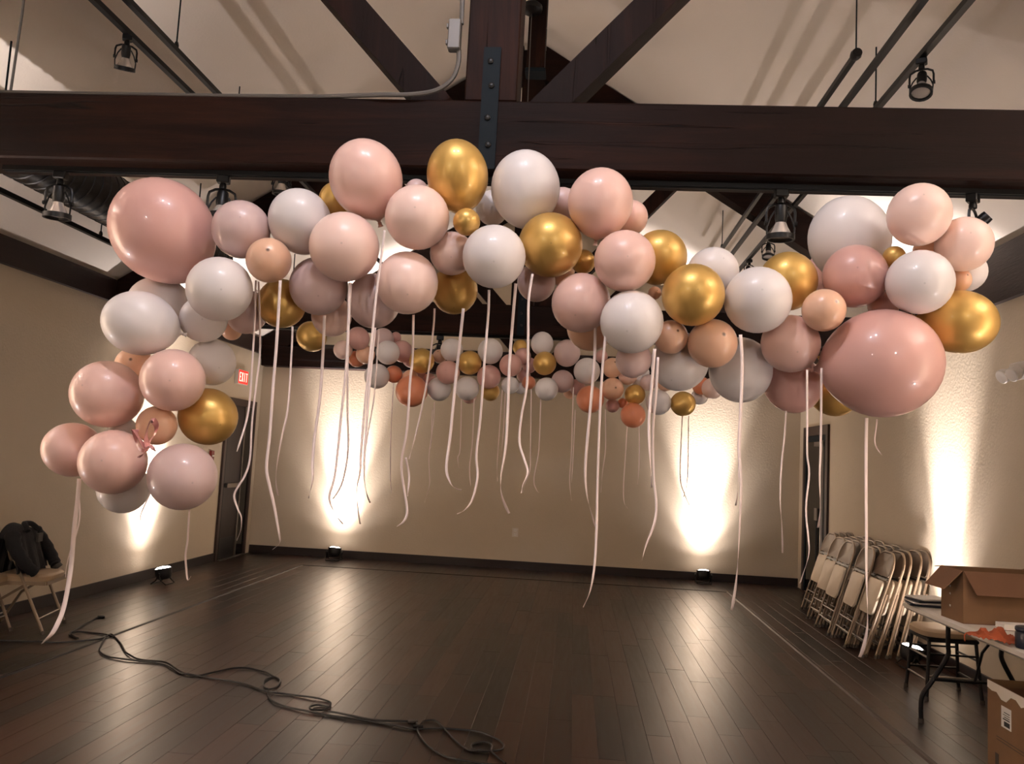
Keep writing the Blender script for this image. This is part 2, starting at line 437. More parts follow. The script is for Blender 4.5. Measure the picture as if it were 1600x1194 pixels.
# ---------------------------------------------------------------- trusses
def truss(y, name, label, w=.235, strap=True, sx=RX, group=None):
    t = empty('roof_truss', (0, y, 0), label, 'roof truss', group)
    def P(x, z, yy=0): return (x, yy, z)
    # tie beam: slightly worn edges
    b = MB().bbox((XL+.051, 0, BZ0), (XR-.051, w, BZ1), .008).build('tie_beam', M['beam_x'], t)
    kp = .227
    zt_ = ceil_z(sx)-.12
    MB().bbox((sx-kp/2, .01, BZ1+.001), (sx+kp/2, w-.01, zt_), .006).build('king_post', M['beam_z'], t)
    for s in (-1, 1):
        # rafters: top face lies against the ceiling
        xe = XL+.051 if s < 0 else XR-.051
        h = .30
        z0, z1 = ceil_z(xe)-.006, ceil_z(sx)-.006
        pts = [(sx, .01, z1), (xe, .01, z0), (xe, .01, max(z0-h*1.18, BZ1)), (sx+s*kp/2, .01, z1-h*1.18-kp/2*.64), (sx, .01, z1-h*1.18-.001)]
        pts = [(sx+s*.001, .01, z1-.0), (xe, .01, z0), (xe, .01, max(z0-h*1.18, BZ1+.001))]
        xm = None
        sl = (z1-z0)/abs(sx-xe)
        xk = xe-s*0
        if z0-h*1.18 < BZ1:
            dx = (BZ1+.001-(z0-h*1.18))/sl; pts.append((xe-s*dx, .01, BZ1+.001))
        pts.append((sx+s*(kp/2+.001), .01, z1-h*1.18-sl*kp/2)); pts.append((sx+s*(kp/2+.001), .01, z1-sl*(kp/2)))
        pts = pts[1:]
        MB().prism(pts, (0, w-.02, 0)).build('rafter', M['beam_x'], t)
        # strut from post foot up to the rafter
        sw = .135
        x0 = sx+s*.245; z_0 = BZ1; k = 1.09
        # run until it meets the rafter underside
        xm = x0
        while z_0+(abs(xm-x0))*k < ceil_z(xm)-.006-h*1.18+.03: xm += s*.01
        zm = z_0+abs(xm-x0)*k
        a = Vector((x0-s*.03, w/2-.0, z_0-.0)); 
        hw = sw/2/math.sin(math.atan(k))
        pts = [(x0-hw, .045, z_0+.001), (x0+hw, .045, z_0+.001), (xm+hw, .045, zm), (xm-hw, .045, zm)]
        MB().prism(pts, (0, .145, 0)).build('strut', M['beam_z'], t)
    if strap:
        xs = sx+.0
        st = MB().box((xs-.037, -.010, BZ0-.004), (xs+.037, -.001, BZ1+.235)).build('strap_plate', M['steel_dark'], t)
        for z in (BZ0+.1, BZ0+.22, BZ1+.06, BZ1+.17):
            MB().lathe([(.013,0),(.013,.006),(.009,.009),(0,.010)], 8, (0,-1,0), (xs+random.uniform(-.006,.006), -.010, z)).build('bolt', M['black'], st, True)
    return t
nx = aty(766, 150, T1).x
fx = aty(837, 60, T2).x
truss(T1, 't', 'dark stained timber roof truss nearest the camera, just behind the big balloon garland', sx=nx)
truss(T2, 't', 'dark stained timber truss farther down the room, behind the small balloon garland', w=.2, sx=fx)
truss(T3, 't', 'dark timber truss set tight against the back wall', w=.2, strap=False, sx=RX)
truss(-1.2, 't', 'dark stained timber truss behind the photographer', sx=RX, strap=False)

# ---------------------------------------------------------------- tracks, duct, lamps
def hang(px, py, d):            # point on the pixel's ray lying d below the sloped ceiling
    r = ray(px, py); lo, hi = .5, 14.0
    f = lambda t: (ceil_z((CAM+r*t).x)-d)-(CAM+r*t).z
    for _ in range(60):
        mid = (lo+hi)/2
        if f(mid) > 0: lo = mid
        else: hi = mid
    return CAM+r*lo

def track(pxs, d, y0, y1, label, w=.036, h=.034, rods=(), name='lighting_track'):
    ps = [hang(px, py, d) for px, py in pxs]
    x = sum(p.x for p in ps)/len(ps); z = ceil_z(x)-d
    t = empty(name, (x, y0, z), label, 'lighting track', 'suspended black lighting tracks')
    MB().box((-w/2, 0, -h/2), (w/2, y1-y0, h/2)).build('rail', M['black'], t)
    for yr in rods:
        if isinstance(yr, tuple): yr = atx(yr[0], yr[1], x).y
        rd = MB().tube([(0, yr-y0, h/2), (0, yr-y0, ceil_z(x)-z)], .005, 6).build('hanger_rod', M['steel_dark'], t)
        MB().lathe([(.0,-.02),(.014,-.02),(.016,.0),(.010,.02),(0,.02)], 8, None, (0, yr-y0, h/2+.02)).build('clamp', M['black'], rd, True)
    return x, z

def spot_head(loc, label, yaw=0, tilt=0, s=1.0, lit=False):
    """track head: adapter, stem, fork yoke, bulb neck, lamp and front ring"""
    t = empty('track_spotlight', loc, label, 'spotlight')
    t.scale = (s, s, s)
    t.rotation_euler = (0, 0, yaw)
    MB().bbox((-.028,-.022,-.035), (.028,.022,0), .004).build('adapter', M['black'], t)
    MB().lathe([(.012,-.035),(.016,-.045),(.016,-.06),(.008,-.065)], 10).build('swivel', M['black'], t, True)
    ca, sa = math.cos(tilt), math.sin(tilt)
    piv = Vector((0,0,-.145))
    R = Matrix.Rotation(tilt, 3, 'X')
    def T(mb): mb.v = [tuple(piv+R@Vector(v)) for v in mb.v]; return mb
    yk = MB()
    for sg in (-1, 1):
        yk.tube([(0,0,-.062),(sg*.03,0,-.066),(sg*.055,0,-.08),(sg*.060,0,-.10),(sg*.060,0,-.15)], .006, 6)
        yk.lathe([(.010,-.006),(.010,.006)], 8, (1,0,0), (sg*.062,0,-.148))
    yk.build('yoke', M['black'], t, True)
    T(MB().lathe([(0,.075),(.024,.074),(.026,.06),(.026,.02),(.022,.0),(.0,.0)], 14)).build('lamp_holder', M['black'], t, True)
    T(MB().lathe([(.022,.0),(.030,-.02),(.046,-.052),(.048,-.06),(0,-.064)], 16)).build('bulb', M['bulb'], t, True)
    rg = MB().lathe([(.052,-.050),(.060,-.052),(.060,-.074),(.050,-.074),(.050,-.052)], 18)
    for sg in (-1, 1): rg.tube([(sg*.056,0,-.055),(sg*.058,0,-.02),(sg*.045,0,.02),(sg*.027,0,.05)], .004, 5)
    T(rg).build('front_ring', M['black'], t, True)
    return t

D1, D2 = .42, .42
xL1, zL1 = track([(150,0),(297,147)], D1, -3.5, 7.6, 'outer of the two black tracks under the left ceiling slope, carrying a small spotlight', rods=(1.5, 6.2))
xL2, zL2 = track([(200,0),(340,147)], D2, -3.5, 11.6, 'inner of the two black tracks under the left ceiling slope, hung on a thin rod', rods=((276,68), 9.5))
xL3, zL3 = track([(0,295),(180,385)], .50, -3.5, 11.4, 'black track low over the left wall, below the round duct', rods=((157,370),))
xR1, zR1 = track([(1292,165),(1166,328),(1127,388)], .45, hang(1338,92,.45).y, 10.6, 'shortest black rail under the right ceiling slope, its end hooked on a bent rod', w=.03, rods=(9.2,))
xR2, zR2 = track([(1455,0),(1320,165),(1180,338)], .42, -3.5, 11.2, 'middle black track under the right ceiling slope', rods=(7.3,))
xR3, zR3 = track([(1520,0),(1378,165),(1208,353)], .42, -3.5, 11.2, 'outermost black track under the right ceiling slope, carrying three spotlights', rods=(5.2,))
# end fitting and bent rod of the short rail
pe = hang(1338, 92, .45)
ef = empty('pipe_end_hook', pe, 'round swivel end on the short right rail with a thin bent rod above', 'hanger')
ef.location = (xR1, pe.y, zR1)
MB().lathe([(0,-.03),(.028,-.028),(.034,-.0),(.028,.028),(0,.03)], 12, (0,1,0), (0,-.035,0)).build('swivel', M['black'], ef, True)
MB().tube([(0,-.035,.03),(0,-.035,ceil_z(xR1)-zR1-.04),(-.14,-.05,ceil_z(xR1)-zR1-.02)], .0045, 6).build('bent_rod', M['steel_dark'], ef, True)

def on_track(px, py, x, z, label, yaw=0, tilt=.3, s=1.0):
    p = atx(px, py, x) if abs(px-908) > 100 else hang(px, py, .42)
    return spot_head((x, p.y, z-.017), label, yaw, tilt, s)
on_track(200, 52, xL1, zL1, 'small black spotlight on the left ceiling track above the near beam', .5, .35)
on_track(1440, 92, xR3, zR3, 'black spotlight on the right ceiling track above the near beam', -.5, -.35)
on_track(1201, 366, xR3, zR3, 'black spotlight seen past the far truss, upper one of a pair on the right track', -.2, -.3)
on_track(1171, 404, xR3, zR3, 'black spotlight peeking over the white balloons, lower one of a pair on the right track', .3, -.4)

# duct
pa, pb = hang(150, 300, .62), None
rad = .19
dz = ceil_z(pa.x)-.62
du = empty('air_duct', (pa.x, -3.5, dz), 'big round black spiral duct behind the near beam on the left', 'duct')
seg = MB(); L = 11.0; prof = []
n = int(L/.10)
for i in range(n+1):
    z = i*.10; prof += [(rad, z), (rad, z+.085), (rad+.006, z+.09), (rad+.006, z+.096)]
seg.lathe(prof, 24, (0,1,0)); seg.build('duct_pipe', M['blackgloss'], du, True)
for y in (4.6, 7.2, 9.8):
    MB().tube([(0, y+3.5-.0, rad), (0, y+3.5, ceil_z(pa.x)-dz)], .006, 6).build('hanger_rod', M['steel_dark'], du)

# track and heads under the near beam
yt = T1+.115
tr = empty('lighting_track', (0, yt, BZ0), 'long black track screwed under the near timber beam', 'lighting track')
xl = aty(8, 262, yt).x
MB().box((xl, -.018, -.022), (XR-.3, .018, -.0005)).build('rail', M['black'], tr)
MB().box((xl, -.008, -.0245), (XR-.3, .008, -.022)).build('track_slot', M['steel_dark'], tr)
for px, py, lab, yaw, tilt in ((96, 268, 'black spotlight under the near beam at its left end, in front of the duct', .1, .05),
        (350, 272, 'black spotlight under the near beam beside the giant dusty rose balloon', .25, -.25),
        (1221, 296, 'black spotlight under the near beam left of the giant white balloon', 0, .05),
        (1520, 303, 'black spotlight under the near beam above the pale pink balloon at far right', .9, .9)):
    p = aty(px, py, yt)
    spot_head((p.x, yt, BZ0-.022), lab, yaw, tilt, 1.0)
# far beam track
yt2 = T2+.1
tr2 = empty('lighting_track', (0, yt2, BZ0), 'black track under the far timber beam', 'lighting track')
MB().box((XL+.4, -.018, -.022), (XR-.4, .018, -.0005)).build('rail', M['black'], tr2)
p = aty(688, 524, yt2); spot_head((p.x, yt2, BZ0-.022), 'tiny black spotlight under the far beam above the garland', .2, .1, 1.3)
p = hang(422, 512, .5)
spot_head((xL2, atx(422, 508, xL2).y, zL2-.017), 'tiny black spotlight near the far left corner of the ceiling', .2, .1, 1.3)

# conduit and junction box on the near truss
yc = T1-.02
cpts = [aty(728, -60, yc), aty(724, 0, yc), aty(720, 40, yc)]
cd_ = empty('conduit', (0, yc, BZ1), 'grey steel conduit bending off the king post and running left along the beam top', 'conduit')
def rel(pts, o): return [Vector(p)-o.location for p in pts]
MB().tube(rel([aty(726,-90,yc), aty(721,38,yc)], cd_), .0105, 8).build('pipe', M['conduit'], cd_, True)
low = spline([aty(717,78,yc), aty(716,100,yc), aty(706,124,yc), aty(682,141,yc), aty(645,147.5,yc), aty(600,148,yc)], 5)
yb_ = T1+.03
low += [Vector((aty(500,150,yc).x, T1+.02, BZ1+.012)), Vector((aty(330,147,yc).x, yb_, BZ1+.012)), Vector((aty(0,140,yc).x-1, yb_, BZ1+.012))]
MB().tube(rel(low, cd_), .0105, 8).build('pipe', M['conduit'], cd_, True)
jb0 = aty(722, 34, yc); jb1 = aty(700, 80, yc)
jb = MB().bbox((jb1.x, yc-.03, jb1.z), (jb0.x, yc+.018, jb0.z), .004).build('junction_box', M['conduit'])
tag(jb, 'small grey steel junction box on the king post conduit', 'junction box')
for sx_, sz_ in ((-.004, .25), (-.004, .8)):
    MB().bbox((jb1.x-.010, yc-.02, jb1.z+(jb0.z-jb1.z)*sz_-.01), (jb1.x-.001, yc+.0, jb1.z+(jb0.z-jb1.z)*sz_+.01), .002).build('screw_ear', M['conduit'], jb)
# rod at top left
q = aty(17, 137, T1+.1); q1 = aty(37, 0, T1+.1)
rod = empty('hanging_rod', (q.x, T1+.1, BZ1), 'thin grey rod rising from the near beam at the top left', 'rod')
MB().tube([(0,0,.0),(0,0,.03)], .014, 8).build('foot', M['steel_dark'], rod, True)
MB().tube([(0,0,.03),((q1.x-q.x),0,(q1.z-q.z)),((q1.x-q.x)*1.25,0,ceil_z(q.x)-BZ1-.02)], .006, 6).build('rod', M['conduit'], rod, True)
# dark round fitting on the far king post with a thin cable
hp = aty(837, 112, 6.0)
hpo = empty('hanging_post', (hp.x, 6.0, hp.z), 'short dark timber post dropping from the ridge beside the near king post', 'post')
MB().bbox((-.068, -.068, 0), (.068, .068, ceil_z(hp.x)-hp.z-.002), .006).build('post', M['beam_z'], hpo)
MB().bbox((-.078, -.078, -.03), (.078, .078, -.0005), .006).build('end_cap', M['steel_dark'], hpo)
q = aty(831, 14, 5.88)
rf = empty('pendant_fitting', q, 'round black fitting high on the hanging post with a thin cable hanging down', 'fitting')
MB().lathe([(0,.05),(.05,.045),(.08,.02),(.08,-.015),(.05,-.035),(0,-.04)], 18).build('housing', M['black'], rf, True)
q2 = aty(825, 157, 5.83)
MB().tube([(0,0,-.03), (q2.x-q.x, -.05, q2.z-q.z-.2)], .004, 5).build('cable', M['conduit'], rf)

# ---------------------------------------------------------------- doors
DH = 2.26
def jamb(name, x, sgn, ya, yb, fw=.07):
    """door frame standing proud of a side wall; returns the structure mesh"""
    x1 = x+sgn*.03
    a, b = min(x, x1), max(x, x1)
    fr = MB().box((a, ya, 0), (b, ya+fw, DH)).box((a, yb-fw, 0), (b, yb, DH)).box((a, ya+fw, DH-fw*1.4), (b, yb-fw, DH))
    return struct(fr.build(name, M['frame']))
d1 = jamb('door_1', XL, 1, yd1a, yd1b)
ya, yb = yd1a+.07, yd1b-.07; ym = ya+(yb-ya)*.62
lf = MB().box((XL+.002, ya, .01), (XL+.016, ym, DH-.1)).build('door_leaf', M['door'], d1)
MB().box((XL+.017, ya+.0, .012), (XL+.020, ym-.03, .3)).build('kick_plate', M['blackplastic'], lf)
MB().box((XL+.017, ya+.06, 1.0), (XL+.06, ym-.06, 1.06)).build('push_bar', M['alu'], lf)
MB().box((XL+.016, ya, .01), (XL+.022, ya+.035, DH-.1)).build('edge_strip', M['steel_dark'], lf)
MB().box((XL+.002, ym, .01), (XL+.034, ym+.04, DH-.1)).build('centre_post', M['alu'], d1)
MB().box((XL+.002, ym+.04, .01), (XL+.010, yb, DH-.1)).build('door_leaf', M['doorglass'], d1)
MB().box((XL+.002, ya, .0), (XL+.06, yb, .010)).build('threshold', M['alu'], d1)
d2 = jamb('door_2', XR, -1, yd2a, yd2b, .09)
ya, yb = yd2a+.09, yd2b-.09
lf = MB().box((XR-.014, ya, .01), (XR-.002, yb, DH-.13)).build('door_leaf', M['doorglass'], d2)
for a, b in ((ya, ya+.06), (yb-.06, yb)): MB().box((XR-.022, a, .01), (XR-.0145, b, DH-.13)).build('stile', M['steel_dark'], lf)
MB().box((XR-.022, ya+.06, DH-.21), (XR-.0145, yb-.06, DH-.13)).build('rail', M['steel_dark'], lf)
MB().box((XR-.05, ya+.10, .35), (XR-.023, ya+.125, DH-.2)).build('white_bar', M['whiteplastic'], lf)  # white upright strip on the dark leaf
MB().box((XR-.06, ya+.12, DH-.28), (XR-.023, ya+.4, DH-.22)).build('closer', M['alu'], lf)
MB().box((XR-.04, ya+.3, 1.0), (XR-.023, ya+.42, 1.16)).build('lock_plate', M['alu'], lf)
MB().box((XR-.032, ya+.33, .45), (XR-.023, ya+.36, 1.0)).build('latch_rod', M['steel_dark'], lf)

# exit sign with raised letters
e0, e1 = atx(370, 603, XL+.06), atx(391, 577, XL+.06)
ez = (e0.z+e1.z)/2; eh = .21; ey = (e0.y+e1.y)/2; ew = .34
ex = empty('exit_sign', (XL, ey, ez), 'glowing red exit sign on the left wall above the dark door', 'exit sign')
MB().bbox((0, -ew/2, -eh/2), (.055, ew/2, eh/2), .006).build('housing', M['whiteplastic'], ex)
fc = MB().box((.0555, -ew/2+.012, -eh/2+.012), (.059, ew/2-.012, eh/2-.012)).build('face', M['exitred'], ex)
def letter(ch, y0, w_, z0, h_, t=.016):
    mb = MB(); A = lambda a, b: mb.box((.0592, y0-a[0]*0+a[0], z0+a[1]), (.0612, y0+b[0], z0+b[1]))
    if ch == 'E':
        A((0,0),(t,h_)); A((t,0),(w_,t)); A((t,h_/2-t/2),(w_*.85,h_/2+t/2)); A((t,h_-t),(w_,h_))
    if ch == 'I': A((w_/2-t/2,0),(w_/2+t/2,h_))
    if ch == 'T': A((w_/2-t/2,0),(w_/2+t/2,h_-t)); A((0,h_-t),(w_,h_))
    if ch == 'X':
        for p, q in (((0,0),(w_-t,h_)), ((w_-t,0),(0,h_))):
            mb.prism([(.0592,y0+p[0],z0+p[1]),(.0592,y0+p[0]+t,z0+p[1]),(.0592,y0+q[0]+t,z0+q[1]),(.0592,y0+q[0],z0+q[1])], (.002,0,0))
    return mb
for i, ch in enumerate('EXIT'):
    letter(ch, -.14+i*.073, .055, -.065, .13).build('letter', M['exitletter'], fc)
# fire pull station
pp = atx(331, 712, XL+.02)
ps = empty('pull_station', (XL, pp.y, pp.z), 'small red fire alarm pull station beside the left door', 'fire alarm')
MB().bbox((.001, -.045, -.065), (.035, .045, .065), .004).build('box', M['red'], ps)
MB().bbox((.036, -.03, -.012), (.042, .03, .008), .002).build('handle', M['whiteplastic'], ps)
# outlet
po = aty(805, 832, YB)
ol = empty('wall_outlet', (po.x, YB, po.z), 'white double power outlet low on the back wall', 'outlet')
MB().bbox((-.045, -.008, -.065), (.045, -.0005, .065), .002).build('plate', M['whiteplastic'], ol)
for dz_ in (-.03, .03):
    sk = MB().bbox((-.017, -.011, dz_-.016), (.017, -.0082, dz_+.016), .002).build('socket', M['paper'], ol)
    for dx_ in (-.007, .007): MB().box((dx_-.0015, -.0115, dz_-.006), (dx_+.0015, -.0111, dz_+.007)).build('slot', M['ink'], sk)
# emergency light on right wall
pe0 = atx(1590, 581, XR-.05)
em = empty('emergency_light', (XR, pe0.y, pe0.z), 'white emergency light with two lamp heads on the right wall', 'emergency light')
MB().bbox((-.085, -.20, -.055), (-.001, .06, .065), .01).build('case', M['whiteplastic'], em, True)
for yy_ in (.12, -.10):
    h = MB().lathe([(0,0),(.04,.0),(.052,.03),(.055,.07),(.048,.075),(0,.068)], 16, (-1,-.25,-.5), (-.05 if yy_ > 0 else -.09, yy_, .0 if yy_ > 0 else -.01)).build('lamp_head', M['whiteplastic'], em, True)
MB().box((-.05, .05, -.01), (-.03, .12, .01)).build('arm', M['whiteplastic'], em)

# ---------------------------------------------------------------- uplights
def uplight(x, y, wall, label, lit_face=True, power=1.0, cable=True):
    """low par can on a double yoke; wall = unit vector to the wall it washes"""
    wv = Vector(wall); rz = math.atan2(wv.y, wv.x)-PI/2
    t = empty('wall_uplight', (x, y, 0), label, 'uplight', 'uplights on the floor along the walls', (0,0,rz))
    piv = Vector((0,0,.115)); R = Matrix.Rotation(-.20, 3, 'X')
    def T(mb): mb.v = [tuple(piv+R@Vector(v)) for v in mb.v]; return mb
    can = T(MB().lathe([(0,-.065),(.05,-.065),(.075,-.05),(.09,-.01),(.092,.045),(.098,.05),(.098,.06),(.086,.06),(.084,.05)], 20)).build('can', M['blackplastic'], t, True)
    T(MB().lathe([(.083,.049),(.080,.062),(.055,.075),(0,.080)], 20)).build('lens', M['lens'], can, True)
    yk = MB()
    for s in (-1, 1):
        yk.tube([(s*.105,0,.115),(s*.108,.03,.05),(s*.1,.085,.008),(-s*.0,.09,.008)], .007, 6)
        yk.tube([(s*.105,0,.115),(s*.108,-.03,.05),(s*.1,-.085,.008),(-s*.0,-.09,.008)], .007, 6)
        yk.lathe([(.018,-.01),(.018,.01)], 10, (1,0,0), (s*.112,0,.115))
    yk.build('floor_yoke', M['black'], t, True)
    p = Vector((x, y, .115))+Vector((0,0,.088))+wv*.02
    o = add_light('uplight_light', 'SPOT', p, UP_W*power, PINKW, spot_size=math.radians(40), spot_blend=1.0, shadow_soft_size=.05)
    aim(o, p+Vector((0,0,1))+wv*.10)
    o = add_light('uplight_ring', 'SPOT', p, UP_MID*power, PINKW, spot_size=math.radians(84), spot_blend=1.0, shadow_soft_size=.05)
    aim(o, p+Vector((0,0,1))+wv*.12)
    o = add_light('uplight_spill', 'SPOT', p, UP_WIDE*power, PINKW, spot_size=math.radians(150), spot_blend=1.0, shadow_soft_size=.05)
    aim(o, p+Vector((0,0,1))-wv*.1)
    return t
def fl(px, py): p = atz(px, py, 0); return p.x, p.y
a = fl(520, 876); uplight(a[0], YB-.30, (0,1,0), 'black uplight on the floor by the back wall, left of centre')
a = fl(1101, 914); uplight(a[0], YB-.30, (0,1,0), 'black uplight on the floor by the back wall, near the right corner')
a = fl(247, 912); uplight(XL+.30, a[1], (-1,0,0), 'black uplight on the floor by the left wall, under the balloon cluster')
a = fl(1437, 1050); uplight(XR-.31, a[1]+.15, (1,0,0), 'black uplight on the floor by the right wall, between the chair stack and the stool', power=.75)
uplight(XL+.30, 3.0, (-1,0,0), 'black uplight by the left wall outside the view', power=4.5)
uplight(XL+.30, -1.8, (-1,0,0), 'black uplight by the left wall behind the camera', power=1.5)
uplight(XR-.30, 1.6, (1,0,0), 'black uplight by the right wall beside the camera', power=2.6)
uplight(XR-.30, -2.6, (1,0,0), 'black uplight by the right wall behind the camera')

# ---------------------------------------------------------------- balloons
def balloon_mesh(kind, ln, nseg=32, nr=22):
    """round head, slight taper towards the neck at -z, unit radius"""
    prof = []
    for i in range(nr+1):
        a = PI*i/nr                         # 0 = crown
        r = math.sin(a); z = math.cos(a)*ln
        if a > PI/2:
            k = (a-PI/2)/(PI/2); z = -ln*(math.sin(a-PI/2))*(1+.06*k*k); r = r*(1-.05*k*math.sin(2*(a-PI/2)))
        prof.append((r, z))
    prof = prof[:-1]
    zb = prof[-1][1]
    prof += [(.085, zb-.03), (.05, zb-.07), (.042, zb-.10)]
    prof = list(reversed(prof)); prof[-1] = (0, prof[-1][1])
    mb = MB(); mb.lathe(prof, nseg)
    me = mb.mesh('balloon', B[kind], False)
    me.polygons.foreach_set('use_smooth', [True]*len(me.polygons))
    return me, zb-.10
KN = {}
def knot_mesh(kind):
    if kind not in KN:
        mb = MB(); mb.lathe([(0,.0),(.05,.0),(.062,-.03),(.05,-.055),(.045,-.06),(.085,-.12),(.075,-.125),(0,-.08)], 12)
        me = mb.mesh('knot', B[kind], True); KN[kind] = me
    return KN[kind]
BM = {}
def put_balloon(c, r, kind, axis, ln, label, group, knot=True):
    key = (kind, round(ln, 2))
    if key not in BM: BM[key] = balloon_mesh(kind, round(ln, 2))
    me, zk = BM[key]
    o = bpy.data.objects.new('balloon', me); C.objects.link(o)
    q = Vector((0,0,-1)).rotation_difference(axis.normalized())
    o.rotation_mode = 'QUATERNION'; o.rotation_quaternion = q; o.location = c; o.scale = (r, r, r)
    tag(o, label, 'balloon', group)
    if knot:
        k = bpy.data.objects.new('knot', knot_mesh(kind)); C.objects.link(k); k.parent = o; k.location = (0, 0, zk)
    return o

